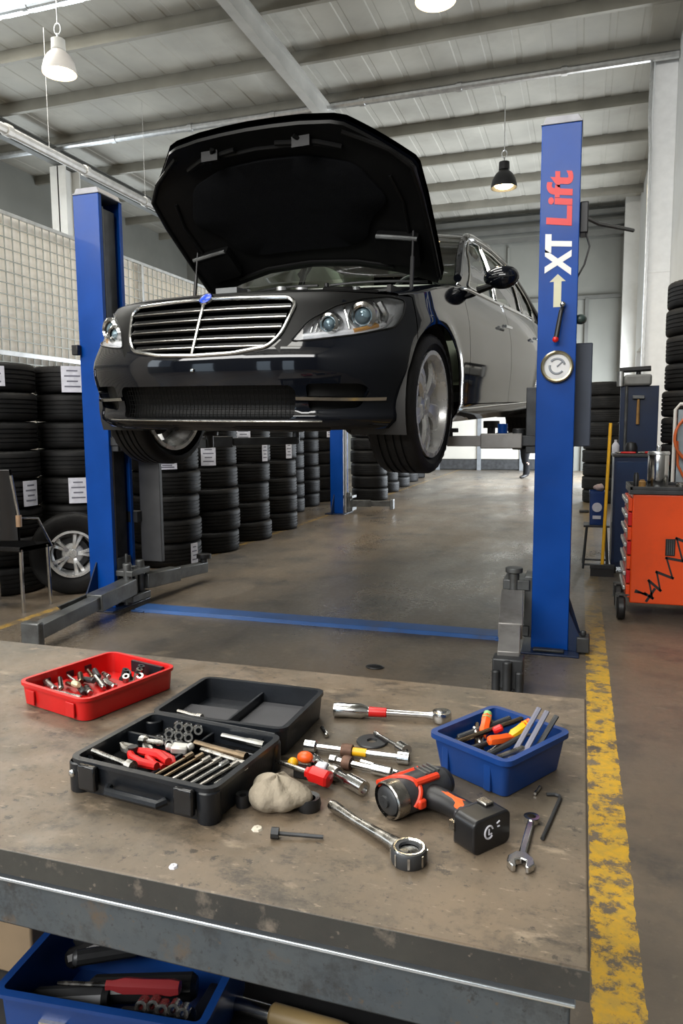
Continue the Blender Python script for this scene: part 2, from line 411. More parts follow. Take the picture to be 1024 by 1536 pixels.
# ------------------------------------------------------------------ tyres
TR, TW = .33, .222
def tyre_mb(R=TR, W=TW, ri=.215, n=72, groove=True):
    h = W/2; pr = [(ri, -h*.72), (ri+.012, -h*.86), (ri+.05, -h*.98), (R-.05, -h*1.0), (R-.022, -h*.975), (R-.009, -h*.91), (R-.002, -h*.80)]
    tr = []
    for c in (-.46, -.16, .16, .46):
        tr += [(R, h*(c-.055)), (R-.008, h*(c-.045)), (R-.008, h*(c+.045)), (R, h*(c+.055))]
    pr = pr + tr + [(r, -z) for r, z in pr[::-1]] + [(ri-.008, h*.6), (ri-.006, 0), (ri-.008, -h*.6)]
    shoulder = {4, 5, len(pr)-3-6, len(pr)-3-5}
    def f(i, k, r, z):
        if r > R-.032 and abs(z) > h*.80 and k % 2: return r-.006, z*.985
        return r, z
    b = MB(); b.lathe(pr+[pr[0]], n=n, f=f); bmesh.ops.remove_doubles(b.bm, verts=b.bm.verts[:], dist=1e-6); return b
_t = tyre_mb().build('tyre', M_rubber, ang=50); TYRE_ME = _t.data; bpy.data.objects.remove(_t)
def tag_mesh(ang, w, h, R=TR+.004, z0=0.):
    b = MB(); da = w/R
    b.rings([[V((r*math.cos(ang-da/2+da*k/6), r*math.sin(ang-da/2+da*k/6), z)) for k in range(7)] for r, z in ((R, z0-h/2), (R, z0+h/2), (R+.002, z0+h/2), (R+.002, z0-h/2))], closed=False, loop=True)
    b.mi = 1
    for q in range(4):
        zz = z0+h*(.32-.2*q); d2 = da*(.72 if q % 2 else .5)
        b.rings([[V(((R+.0026)*math.cos(ang-d2/2+d2*k/6), (R+.0026)*math.sin(ang-d2/2+d2*k/6), z)) for k in range(7)] for z in (zz-.006, zz+.006)], closed=False)
    return b
ORD = ['lowest', 'second up', 'third up', 'fourth up', 'fifth up', 'sixth up', 'seventh up', 'eighth up', 'ninth up', 'tenth up', 'eleventh up']
CAMP = V((0, 0, 1.27))
rt = random.Random(3)
def stack(x, y, n, where, group, tags={}, s=1., jit=.014, big=()):
    hgt = TW*s+.004
    for i in range(n):
        o = bpy.data.objects.new('tyre', TYRE_ME); COL.objects.link(o)
        o.location = (x+rt.uniform(-jit, jit), y+rt.uniform(-jit, jit), hgt*(i+.5)); o.scale = (s, s, s)
        o.rotation_euler = (0, 0, rt.uniform(0, 6))
        pos = 'topmost' if i == n-1 else ORD[i]
        tg = tags.get(i)
        tag(o, ('%s, %s %s' % ('tagged black tyre' if tg else 'black tyre', pos, where)), 'tyre', group)
        if tg:
            a = math.atan2(-y, -x)+tg[0] - o.rotation_euler.z
            tag_mesh(a, tg[1], tg[2], z0=tg[3] if len(tg) > 3 else 0.).build('paper_tag', [M_paper, M_inkd], o, fix=False)
GL = 'stacked tyres along the left wall'
stack(-4.45, 4.73, 8, 'in the stack at the left edge of the photo', GL, {7: (.02, .19, .15), 3: (.80, .15, .20)}, jit=.008)
stack(-4.13, 5.325, 8, 'in the stack left of the front blue lift post', GL, {7: (-.02, .17, .21), 3: (-.02, .15, .21)}, jit=.008)
stack(-3.80, 6.16, 5, 'in the first stack right of the left post', GL, {4: (.10, .18, .09, -.05), 0: (.86, .10, .20)})
stack(-3.79, 6.99, 6, 'in the second stack right of the left post', GL, {4: (.10, .15, .20)})
stack(-3.80, 7.87, 6, 'in the third stack right of the left post', GL, {5: (.05, .16, .17), 4: (.90, .1, .2)})
stack(-3.82, 8.78, 6, 'in the fourth stack right of the left post', GL, {4: (.75, .1, .2)})
stack(-4.30, 9.75, 6, 'in the stack fifth along the left row', GL, {5: (.6, .1, .2)})
stack(-4.42, 10.65, 6, 'in the stack sixth along the left row', GL, {5: (.6, .12, .2)})
stack(-4.50, 11.55, 6, 'in the stack seventh along the left row', GL)
stack(-4.52, 12.45, 6, 'in the stack just left of the far blue post', GL, {5: (.7, .12, .2)})
GF = 'stacked tyres beyond the far lift post'
stack(-3.66, 12.86, 6, 'in the stack just right of the far blue post', GF)
stack(-3.86, 14.6, 5, 'in the second stack behind the far blue post', GF, s=.98)
stack(-3.95, 16.0, 4, 'in the low stack near the front wheel of the car', GF)
stack(-4.10, 17.6, 3, 'in the third stack beyond the far blue post', GF)
stack(-4.20, 19.0, 2, 'in the last short pile before the far gate', GF)
stack(.36, 13.34, 9, 'in the tall stack behind the right lift post', 'stacked tyres in the right aisle')
stack(.94, 14.9, 6, 'in the stack behind the blue cabinet by the right wall', 'stacked tyres in the right aisle')
stack(.992, 6.96, 11, 'in the tower at the right edge of the photo', 'tower of tyres by the right wall', {8: (.5, .06, .2)}, jit=.012)

# rims
def rim_mb(R, W, n=48):
    b = MB(); h = W/2
    b.lathe([(R*.96, -h), (R+.012, -h), (R+.012, -h+.012), (R*.97, -h+.03), (R*.86, 0), (R*.93, h-.05), (R+.012, h-.012), (R+.012, h), (R*.965, h), (R*.945, h-.015), (R*.92, h-.05), (R*.83, 0), (R*.93, -h+.03), (R*.96, -h)], n=n)
    return b
def spokes_mb(R, W, n=5, split=.16, wd=.036, zf=0.):
    b = MB(); h = W/2
    for k in range(n):
        for sd in (-1, 1):
            a0 = 2*PI*k/n; pts = []; 
            for t in np.linspace(0, 1, 7):
                r = R*(.16+.80*t); a = a0 + sd*(.10+split*t**1.3)*(1.0-.25*t)
                pts.append((V((r*math.cos(a), r*math.sin(a), h-.045+.022*math.sin(t*PI*.9)-.012*t+zf)), a, wd*(.8+.5*t*t)))
            R4 = []
            for p, a, w in pts:
                tx = V((-math.sin(a), math.cos(a), 0))
                R4.append([p-tx*w/2-V((0, 0, .012)), p-tx*w*.30+V((0, 0, .006)), p+tx*w*.30+V((0, 0, .006)), p+tx*w/2-V((0, 0, .012)), p+tx*w*.4-V((0, 0, .04)), p-tx*w*.4-V((0, 0, .04))])
            b.rings(R4, cap0=True, cap1=True)
    return b
def hub_mb(R, W):
    b = MB(); h = W/2
    b.lathe([(.001, h-.028), (.03, h-.028), (.034, h-.034), (.075, h-.040), (.085, h-.055), (.08, h-.09)], n=24, cap0=True)
    for k in range(5):
        a = 2*PI*k/5+.3; b.cyl((.055*math.cos(a), .055*math.sin(a), h-.05), (.055*math.cos(a), .055*math.sin(a), h-.034), .009, n=6)
    return b
M_alloy = pm('alloy', (.82, .82, .81), .28, .5, var=.12, vs=10, rvar=.06)
def wheel(name, parent, R=.345, W=.245, rr=.262, spk=None, top=None, loc=(0, 0, 0), rot=(0, 0, 0)):
    e = bpy.data.objects.new(name, None); COL.objects.link(e); e.parent = parent; e.location = loc; e.rotation_euler = rot
    tyre_mb(R, W, rr-.004, n=84).build('tyre', M_rubber, e, ang=50)
    rim_mb(rr-.012, W*.92).build('rim', M_alloy, e)
    MB().lathe([(.05, 0), (.05, .02), (rr*.66, .02), (rr*.66, -.005), (.05, 0)], (0, 0, W*.10), n=40).build('brake_disc', M_dsteel, e)
    MB().lathe([(rr*.90, -W*.40), (rr*.92, W*.26), (rr*.93, W*.34), (rr*.935, W*.26), (rr*.915, -W*.40)], n=40).build('rim_barrel', M_dsteel, e)
    spokes_mb(rr-.012, W*.92, **(spk or {})).build('spokes', M_alloy, e, ang=40)
    hub_mb(rr, W*.92).build('hub', M_alloy, e)
    return e
# alloy wheel leaning upright in front of the tyre stack
w = wheel('alloy_wheel', None, R=.318, W=.20, rr=.185, spk=dict(n=5, split=.12, wd=.032))
tag(w, 'loose five spoke alloy wheel standing upright behind the left blue lift post', 'wheel')
w.location = (-3.80, 4.79, .322); w.rotation_euler = Matrix(((math.cos(.66), 0, math.sin(.66)), (math.sin(.66), 0, -math.cos(.66)), (0, 1, 0))).to_euler()

# chair at the left edge
t = thing('chair', 'black glossy chair with chrome legs at the left edge before the tyres', 'chair', (-3.955, 4.30, 0))
sb = MB(); sb.rings([[V((-.27+.54*k/8, yy, zz)) for k in range(9)] for yy, zz in ((-.21, .44), (-.21, .475), (.14, .465), (.14, .435))], closed=False, loop=True); sb.build('seat', M_blackg, t, bevel=.008)
bk = MB(); bk.rings([[V((-.27+.53*k/8, -.235-.05*t2*t2+.05*abs((k-4)/4)**2-dd, .52+.50*t2)) for k in range(9)] for dd, tt in ((0, (0, .25, .5, .75, 1)), (.022, (1, .75, .5, .25, 0))) for t2 in tt], closed=False, loop=True)
bk.build('backrest', M_blackg, t, bevel=.006)
for x, y in ((.235, -.16), (-.235, -.16), (.235, .11), (-.235, .11)):
    MB().tube([(x, y, .45), (x*1.0, y*1.03, .25), (x*1.01, y*1.05, 0.0)], .0135, 10).build('leg', M_chrome, t)
MB().tube([(.265, .12, .44), (.272, -.02, .66), (.272, -.2, .68), (.268, -.25, .98)], .011, 10).build('armrest', M_chrome, t)
MB().tube([(-.265, .12, .44), (-.272, -.02, .66), (-.272, -.2, .68), (-.268, -.25, .98)], .011, 10).build('armrest', M_chrome, t)
MB().cyl((.268, -.2, .62), (.268, -.2, .70), .02, n=12).build('arm_pad', pm('tan_pad', (.35, .22, .13), .5), t)

# ------------------------------------------------------------------ the lift
M_zinc = pm('cap_grey', (.30, .30, .32), .5, .3)
def text_mesh(body, size, shear=0., bold=.0, ext=.0012):
    c = bpy.data.curves.new('txt', 'FONT'); c.body = body; c.size = size; c.shear = shear; c.offset = bold; c.extrude = ext
    o = bpy.data.objects.new('txt', c); COL.objects.link(o); dg = bpy.context.evaluated_depsgraph_get()
    me = bpy.data.meshes.new_from_object(o.evaluated_get(dg)); bpy.data.objects.remove(o); return me
def post(x, y, sgn, label, H=2.875, W=.205, D=.27, tap=0.):
    """sgn = +1: channel opens towards +X"""
    t = thing('lift_post', label, 'car lift post', (x, y, 0))
    b = MB(); pr = [(0, 0), (W, 0), (W, .035), (W-.008, .035), (W-.008, .008), (.008, .008), (.008, D-.008), (W-.008, D-.008), (W-.008, D-.035), (W, D-.035), (W, D), (0, D)]
    pr = [(q*sgn, r) for q, r in pr]; b.prism(pr, .012, H); b.build('column', M_blue, t, bevel=.004)
    b = MB(); b.box2((-.06*sgn, -.10, 0), ((W+.05)*sgn, D+.10, .012)); b.build('base_plate', M_navy, t, bevel=.003)
    c = MB(); c.box2((-.004*sgn, -.004, H), ((W+.004)*sgn, D+.004, H+.01)); c.prism([(0, 0), (W*.98*sgn, 0), (W*.9*sgn, .035), (.02*sgn, .035)], .01, D-.01, Matrix(((1, 0, 0, 0), (0, 0, 1, 0), (0, 1, 0, H+.01), (0, 0, 0, 1)))); c.build('top_cap', M_zinc, t, bevel=.003)
    return t, W, D
def gusset(t, pts, th, M):
    return MB().prism(pts, -th/2, th/2, M).build('gusset', M_navy, t, bevel=.002)
YZ = lambda x: Matrix(((0, 0, 1, x), (1, 0, 0, 0), (0, 1, 0, 0), (0, 0, 0, 1)))
XZ = lambda y: Matrix(((1, 0, 0, 0), (0, 0, 1, y), (0, 1, 0, 0), (0, 0, 0, 1)))
def arm(t, name, p0, p1, w0, h0, w1, h1, split=.55, pad=True, padh=.06, mat=None):
    """telescopic swing arm from p0 to p1 (centre line of its section)"""
    mat = mat or M_steel
    p0, p1 = V(p0), V(p1); d = (p1-p0); L = d.length; d.normalize(); q = p0+d*L*split
    sd = V((-d.y, d.x, 0)).normalized(); up = d.cross(sd)*-1
    if up.z < 0: up = -up
    R = Matrix((d, sd, up)).transposed()
    o = MB(); o.box((p0+q)/2, ((q-p0).length, w0, h0), R); r = o.build(name, mat, t, bevel=.006)
    MB().box(p0+d*(L*(1+split)/2-.04), (L*(1-split)+.08, w1, h1), R).build('arm_extension', mat, r, bevel=.004)
    if pad:
        b = MB(); b.cyl(p1-up*h1*.4, p1+up*(h1/2+padh*.5), .03, n=16); b.build('pad_screw', M_dsteel, r)
        MB().cyl(p1+up*(h1/2+padh*.45), p1+up*(h1/2+padh), .062, n=24).build('rubber_pad', M_black, r, bevel=.004)
    return r
# left post
lp, W, D = post(-3.350, 4.40, 1, 'blue lift post on the left, its dark channel facing the car')
MB().box2((.03, .05, .02), (W-.03, D-.05, 2.80)).build('slide_track', M_dsteel, lp, bevel=.004)
MB().tube([(W-.02, .06, .3), (W-.02, .06, 2.8)], .010, 8).build('lift_chain', M_steel, lp)
gusset(lp, [(-.003, .012), (-.20, .012), (-.003, .34)], .012, YZ(.06)); gusset(lp, [(0, .012), (-.17, .012), (0, .30)], .012, XZ(.12))
MB().box2((-.03, -.004, 1.80), (.02, -.05, 1.87)).build('lock_handle', M_black, lp, bevel=.006)
MB().box2((.225, .32, .30), (.40, .36, 1.46)).build('guard_plate', pm('guard_grey', (.045, .045, .047), .5), lp, bevel=.006)
MB().box2((.14, .26, .60), (.24, .34, .68)).build('guard_bracket', M_dsteel, lp)
cb = MB(); cb.box2((.06, .02, .05), (.34, .25, .10)); cb.box2((.06, .02, .24), (.34, .25, .28)); cb.box2((.06, .05, .05), (.20, .22, .36)); cb.cyl((.28, .05, .03), (.28, .05, .33), .032, n=16); cb.cyl((.28, .21, .03), (.28, .21, .33), .032, n=16); cb.box2((.20, .11, .10), (.30, .15, .30))
for (x, y) in ((.10, .06), (.10, .20), (.22, .13)): cb.cyl((x, y, .28), (x, y, .385), .012, n=8)
cb.build('carriage', M_steel, lp, bevel=.005)
arm(lp, 'swing_arm', (.29, .06, .165), (.37, -1.02, .115), .115, .115, .085, .085, .42, pad=False)
MB().box((.372, -1.03, .105), (.13, .05, .16)).build('arm_end', M_steel, lp, bevel=.01)
arm(lp, 'swing_arm', (.29, .22, .17), (.34, 1.06, .125), .11, .11, .085, .085, .5, padh=.07)
gd = MB(); gd.prism([(.0, .11), (.55, .10), (.62, .17), (.05, .20)], -.008, .008, Matrix(((0, 0, 1, .215), (-1, 0, 0, 0), (0, 1, 0, 0), (0, 0, 0, 1)))); gd.build('side_guard', M_steel, lp, bevel=.003)
uc = MB(); uc.box2((.05, .03, 1.13), (.26, .24, 1.45)); uc.cyl((.30, .06, 1.14), (.30, .06, 1.26), .035, n=16); uc.cyl((.30, .21, 1.14), (.30, .21, 1.26), .035, n=16); uc.box2((.2, .02, 1.17), (.34, .25, 1.23)); uc.build('carriage', M_dsteel, lp, bevel=.005)
arm(lp, 'swing_arm', (.30, .06, 1.185), (.98, .02, 1.185), .10, .085, .075, .06, .55, padh=.05, mat=M_dsteel)
arm(lp, 'swing_arm', (.30, .21, 1.185), (1.10, 1.30, 1.185), .10, .085, .075, .06, .55, padh=.09, mat=M_dsteel)
# right post
rp, W, D = post(-.040, 4.255, -1, 'blue lift post on the right carrying the red and white lettering')
MB().box2((-.03, .05, .02), (-W+.03, D-.05, 2.80)).build('slide_track', M_dsteel, rp, bevel=.004)
M_tw = pm('lettering_white', (.80, .80, .78), .4, var=.04); M_tr = pm('lettering_red', srgb(214, 40, 40), .4, var=.05); M_ta = pm('arrow_cream', (.62, .60, .42), .5, var=.05)
RT = Matrix(((0, -1, 0), (0, 0, -1), (1, 0, 0)))   # text reads bottom to top on the -Y face
for body, z0, mat, nm in (('XT', 2.105, M_tw, 'lettering'), ('Lift', 2.337, M_tr, 'lettering')):
    me = text_mesh(body, .178, .12, .0085 if body == 'XT' else .0055)
    co = np.array([v.co[:] for v in me.vertices]); w_ = co[:, 0].max()-co[:, 0].min(); tgt = .225 if body == 'XT' else .290
    o = bpy.data.objects.new(nm, me); COL.objects.link(o); me.materials.append(mat); o.parent = rp
    o.rotation_euler = RT.to_euler(); o.location = (-.045, -.0016, z0); o.scale = (tgt/w_, 1., 1)
b = MB(); b.prism([(0, -.02), (.135, -.02), (.135, -.042), (.175, 0), (.135, .042), (.135, .02), (0, .02)], 0, .0015, Matrix(((0, -1, 0, -.105), (0, 0, -1, -.0003), (1, 0, 0, 1.925), (0, 0, 0, 1)))); b.build('arrow_mark', M_ta, rp)
MB().lathe([(.070, 0), (.084, .004), (.086, .020), (.078, .026), (.070, .024), (.068, .012)], (-.098, 0, 1.605), (0, -1, 0), 40).build('dial_ring', pm('dial_brass', (.42, .37, .25), .3, .9, var=.2, vs=30), rp)
g = MB(); g.lathe([(.001, .012), (.070, .012), (.071, 0)], (-.098, 0, 1.605), (0, -1, 0), 36, cap0=True); g.mi = 1
for (a0, a1, r) in ((.3, 2.4, .042), (2.9, 5.6, .038)): g.tube([V((-.098+r*math.cos(a), -.0128, 1.605+r*math.sin(a))) for a in np.linspace(a0, a1, 14)], .006, 6)
g.tube([(-.098, -.0135, 1.605), (-.070, -.0135, 1.63)], .004, 6); g.build('dial_face', [pm('dial_white', (.72, .72, .72), .35, var=.05), pm('dial_mark', (.25, .27, .30), .4)], rp)
lv = MB(); lv.tube([(-.075, -.005, 1.92), (-.082, -.035, 1.90), (-.105, -.04, 1.755)], [.011, .012, .014], 10); lv.mi = 1; lv.sphere((-.074, -.022, 1.935), .016); lv.mi = 2; lv.sphere((-.107, -.042, 1.748), .017)
lv.build('release_lever', [M_black, M_chrome, M_red], rp)
MB().box2((-.04, .16, 1.165), (.088, .34, 1.745)).build('control_box', pm('box_slate', srgb(66, 74, 90), .45, var=.12, vs=6), rp, bevel=.006)
MB().box2((.0, .08, 2.325), (.045, .2, 2.49)).build('limit_switch', M_black, rp, bevel=.006)
k = MB(); k.tube([(.03, .1, 2.34), (.055, .08, 2.25), (.03, .05, 2.15), (-.005, .03, 2.08)], .005, 6); k.tube([(.03, .15, 2.42), (.10, .3, 2.42), (.3, .6, 2.44)], .012, 6); k.build('switch_cable', M_black, rp)
k = MB(); k.sphere((.018, .05, 1.86), .034, (1, 1, .8)); k.cyl((0, .05, 1.86), (.02, .05, 1.86), .02); k.build('knob', pm('knob_green', (.03, .05, .045), .4), rp)
gusset(rp, [(.0, .012), (.092, .012), (.0, .30)], .012, XZ(.10)); gusset(rp, [(.0, .012), (.10, .012), (0, .24)], .012, XZ(.0))
k = MB(); k.box2((.045, -.03, .012), (.115, .08, .10)); k.cyl((.08, .02, .10), (.08, .02, .13), .018, n=6); k.box2((-.19, -.075, .012), (-.02, -.03, .03)); k.build('anchor_block', M_dsteel, rp, bevel=.006)
cb = MB(); cb.box2((-.22, .02, .07), (-.37, .24, .13)); cb.box2((-.22, .02, .34), (-.37, .24, .40)); cb.box2((-.19, .04, .06), (-.25, .24, .42)); cb.cyl((-.31, .04, .05), (-.31, .04, .44), .03, n=16); cb.cyl((-.33, .2, .05), (-.33, .2, .44), .028, n=16); cb.cyl((-.31, .04, .44), (-.31, .04, .47), .05, n=20)
cb.build('carriage', M_steel, rp, bevel=.005)
M_armg = pm('arm_grey', (.27, .26, .25), .45, .5, var=.15, vs=8, dirt=(.1, .09, .08), da=.5)
arm(rp, 'swing_arm', (-.315, .02, .30), (-.268, -.72, .16), .125, .09, .105, .075, .6, pad=False, mat=M_armg)
k = MB(); k.box((-.266, -.73, .10), (.145, .10, .15)); k.cyl((-.266, -.79, .02), (-.266, -.79, .17), .022, n=14); k.cyl((-.32, -.78, .0), (-.32, -.78, .12), .02, n=12); k.cyl((-.21, -.78, .0), (-.21, -.78, .12), .02, n=12); k.build('arm_end', M_dsteel, rp, bevel=.008)
uc = MB(); uc.box2((-.05, .03, 1.13), (-.26, .24, 1.50)); uc.cyl((-.30, .06, 1.15), (-.30, .06, 1.27), .035, n=16); uc.cyl((-.30, .21, 1.15), (-.30, .21, 1.27), .035, n=16); uc.box2((-.2, .02, 1.17), (-.34, .25, 1.23)); uc.build('carriage', M_dsteel, rp, bevel=.005)
arm(rp, 'swing_arm', (-.28, .05, 1.20), (-.70, .02, 1.20), .11, .085, .08, .06, .55, padh=.045, mat=M_armg)
arm(rp, 'swing_arm', (-.28, .21, 1.20), (-.62, 1.50, 1.20), .11, .085, .08, .06, .55, padh=.10, mat=M_armg)
MB().cyl((-.42, .35, 1.235), (-.42, .35, 1.30), .03, n=14).build('spare_adapter', M_blue, rp)
# floor bridge
b = MB(); b.prism([(-.095, 0), (.095, 0), (.075, .022), (-.075, .022)], -2.98, -.42, Matrix(((0, 0, 1, 0), (1, 0, 0, 4.475), (0, 1, 0, 0), (0, 0, 0, 1))))
b.box2((-3.0, 4.37, 0), (-2.90, 4.58, .012)); b.box2((-.46, 4.37, 0), (-.40, 4.58, .012))
tag(b.build('floor_bridge', pm('bridge_blue', srgb(46, 84, 140), .42, var=.15, vs=5, dirt=(.06, .06, .07), da=.5), bevel=.003), 'blue steel cable cover strip on the floor between the two lift posts', 'cable cover')
# far lift post
fp, W, D = post(-3.60, 10.5, 1, 'far blue lift post standing among the tyre stacks beneath the car', W=.20)
MB().box2((.03, .05, .02), (W-.03, D-.05, 2.80)).build('slide_track', M_dsteel, fp, bevel=.004)
MB().tube([(W+.03, .03, .02), (W+.03, .03, 2.6)], .025, 8).build('hydraulic_pipe', M_galv, fp)
cb = MB(); cb.box2((.06, .02, .05), (.34, .25, .11)); cb.box2((.06, .02, .24), (.34, .25, .28)); cb.cyl((.28, .05, .03), (.28, .05, .33), .032); cb.build('carriage', M_steel, fp, bevel=.004)
arm(fp, 'swing_arm', (.28, .10, .16), (.86, .38, .14), .10, .10, .08, .08, .5, pad=False); MB().box((.87, .385, .13), (.05, .13, .16)).build('arm_end', M_steel, fp, bevel=.01)
gusset(fp, [(-.003, .012), (-.18, .012), (-.003, .30)], .012, YZ(.06))
# ------------------------------------------------------------------ right aisle
M_or = pm('trolley_orange', srgb(228, 78, 26), .34, var=.06, vs=4, coat=.2, dirt=srgb(150, 60, 30), da=.25)
M_chblk = pm('graffiti_black', (.012, .012, .014), .6)
t = thing('tool_trolley', 'orange tool trolley with black zigzag paint beside the yellow floor line', 'tool trolley', (.31, 5.10, 0))
MB().box2((.02, 0, .12), (.70, .48, .84)).build('body', M_or, t, bevel=.008)
tp = MB(); tp.box2((.0, -.012, .84), (.72, .49, .868))
for (a, c) in (((.0, -.012, .868), (.72, .006, .89)), ((.0, .472, .868), (.72, .49, .89)), ((.0, -.012, .868), (.018, .49, .89)), ((.702, -.012, .868), (.72, .49, .89))): tp.box2(a, c)
tp.build('top_tray', M_dsteel, t, bevel=.003)
for i in range(7):
    z = .15+i*.096
    d_ = MB().box2((-.004, .025, z), (.02, .455, z+.086)).build('drawer', M_red if i % 2 else M_or, t, bevel=.003)
    MB().box2((-.024, .03, z+.05), (-.004, .45, z+.078)).build('handle', M_galv, d_, bevel=.004)
MB().box2((.225, -.006, .445), (.283, .0, .555)).build('vent_slot', M_black, t, bevel=.002)
for i in range(4): MB().box2((.235+i*.012, -.008, .452), (.239+i*.012, -.005, .548)).build('slot_bar', M_steel, t)
zz = [(.055, .195), (.115, .188), (.16, .160), (.135, .275), (.205, .215), (.18, .335), (.275, .30), (.235, .43), (.33, .415), (.29, .56), (.39, .52), (.345, .68), (.45, .62), (.41, .76), (.52, .72), (.49, .80)]
g = MB()
def stroke(a, c, w_):
    L_ = math.hypot(c[0]-a[0], c[1]-a[1]); g.box(((a[0]+c[0])/2, -.0008, (a[1]+c[1])/2), (L_+w_, .002, w_), (0, -math.atan2(c[1]-a[1], c[0]-a[0]), 0))
for q_, (a, c) in enumerate(zip(zz[:-1], zz[1:])): stroke(a, c, .017 if q_ % 2 else .011)
stroke((.125, .14), (.17, .22), .016); stroke((.06, .205), (.12, .18), .014); g.build('graffiti', M_chblk, t)
for x, y in ((.035, .05), (.65, .05), (.035, .43), (.65, .43)):
    c = MB(); c.lathe([(.01, -.026), (.068, -.026), (.078, -.014), (.078, .014), (.068, .026), (.01, .026)], (x-.065, y-.02, .078), (1, 0, 0), 24, cap0=True, cap1=True); co = c.build('caster', M_black, t)
    f = MB(); f.box2((x-.100, y-.035, .07), (x-.094, y+.01, .17)); f.box2((x-.036, y-.035, .07), (x-.030, y+.01, .17)); f.box2((x-.10, y-.035, .165), (x+.02, y+.01, .172)); f.build('caster_fork', M_steel, co)
t = thing('steel_canister', 'shiny steel canister standing on the orange tool trolley', 'canister', (.79, 5.24, .868))
t.location = (.795-.31+.005, 5.27, .868)
MB().lathe([(.001, 0), (.062, 0), (.065, .006), (.065, .235), (.060, .245), (.001, .248)], n=32, cap0=True).build('body', M_chrome, t, ang=40)
k = MB(); k.lathe([(.066, .222), (.069, .226), (.069, .238), (.064, .246)], n=32); k.cyl((0, 0, .247), (0, 0, .268), .012); k.sphere((0, 0, .272), .014); k.build('lid', M_galv, t)
rr = random.Random(11)
for i, (x, y, h, r, m, lb) in enumerate(((.39, 5.20, .06, .022, M_wood, 'small brown jar on the trolley top left of the steel canister'), (.36, 5.32, .10, .018, M_black, 'black spray tube on the trolley top behind the brown jar'), (.62, 5.18, .045, .03, M_worn, 'squat tin on the trolley top right of the steel canister'), (.685, 5.22, .05, .024, M_white, 'little white pot on the trolley top at the right edge of the photo'))):
    b = MB(); b.lathe([(.001, 0), (r, 0), (r, h*.8), (r*.7, h*.9), (r*.7, h), (.001, h)], n=18, cap0=True); tag(b.build('jar', m, loc=(x, y, .868)), lb, 'jar')
# navy cabinet
t = thing('workshop_cabinet', 'navy blue workshop cabinet with a tall back panel behind the orange trolley', 'cabinet', (.275, 6.75, 0))
MB().box2((0, 0, .06), (.36, .42, 1.02)).build('body', M_navy, t, bevel=.006)
MB().box2((-.01, -.012, 1.02), (.37, .43, 1.045)).build('cabinet_top', M_dsteel, t, bevel=.004)
MB().box2((.05, .38, 1.045), (.37, .42, 1.64)).build('back_panel', M_navy, t, bevel=.004)
MB().box2((.02, -.008, .10), (.34, 0, .98)).build('door', pm('door_navy', srgb(24, 46, 78), .32), t, bevel=.003)
MB().tube([(.30, -.01, .5), (.30, -.03, .52), (.30, -.03, .62), (.30, -.01, .64)], .006).build('door_handle', M_galv, t)
for x, y in ((.03, .03), (.33, .03), (.03, .39), (.33, .39)): MB().cyl((x, y, 0), (x, y, .06), .016, n=10).build('foot', M_black, t)
k = MB(); k.tube([(.10, .37, 1.06), (.10, .37, 1.70)], .013, 8); k.build('upright_pipe', M_steel, t)
t = thing('bench_grinder', 'grey bench machine head with black arm on top of the navy cabinet', 'grinder', (.45, 7.14, 1.64))
MB().box2((-.10, -.06, 0), (.13, .08, .10)).build('motor_body', pm('grinder_grey', (.20, .20, .19), .5), t, bevel=.02)
MB().tube([(-.14, -.02, .14), (.12, -.02, .15)], .024, 10).build('arm', M_black, t)
MB().cyl((-.13, -.02, .0), (-.13, -.02, .13), .03, n=14).build('head', M_galv, t)
MB().cyl((.02, .0, .08), (.02, 0, .16), .02).build('arm_bracket', M_black, t)
tag(MB().lathe([(.001, 0), (.03, 0), (.032, .07), (.02, .09), (.012, .10), (.012, .12), (.001, .12)], n=16, cap0=True).build('spray_bottle', M_paper, loc=(.29, 6.93, 1.045)), 'white bottle on the left corner of the navy cabinet', 'bottle')
def hanging_hammer(loc):
    t = thing('hammer', 'hammer with brown wooden handle hanging on the navy back panel', 'hammer', loc)
    MB().tube([(0, 0, -.02), (0, 0, -.24)], [.011, .015], 10).build('handle', M_wood, t)
    MB().box((0, 0, 0), (.10, .026, .03)).build('head', M_steel, t, bevel=.004)
hanging_hammer((.475, 7.105, 1.54))
def red_pliers(loc, rot, label, s=1.):
    t = thing('pliers', label, 'pliers', loc, rot); t.scale = (s, s, s)
    for sg in (-1, 1):
        MB().tube([(.006*sg, 0, .008), (.014*sg, -.03, .008), (.02*sg, -.07, .008), (.012*sg, -.11, .008)], [.006, .0075, .0075, .006], 8).build('handle', M_red, t)
        MB().tube([(-.005*sg, 0, .008), (-.008*sg, .02, .008), (-.002*sg, .045, .008)], [.008, .008, .003], 8).build('jaw', M_worn, t)
    MB().cyl((0, 0, 0), (0, 0, .017), .009).build('pivot', M_steel, t)
red_pliers((.33, 6.83, 1.046), (0, 0, 1.3), 'red handled pliers on the left front corner of the navy cabinet', 1.1)
red_pliers((.52, 6.86, 1.046), (0, 0, 1.8), 'red handled pliers at the right end of the navy cabinet top', 1.2)
k = MB(); k.lathe([(.001, 0), (.05, 0), (.055, .05), (.04, .09), (.001, .1)], n=20, cap0=True); tag(k.build('oil_can', M_black, loc=(.42, 6.98, 1.046)), 'squat black oil can in the middle of the navy cabinet top', 'oil can')
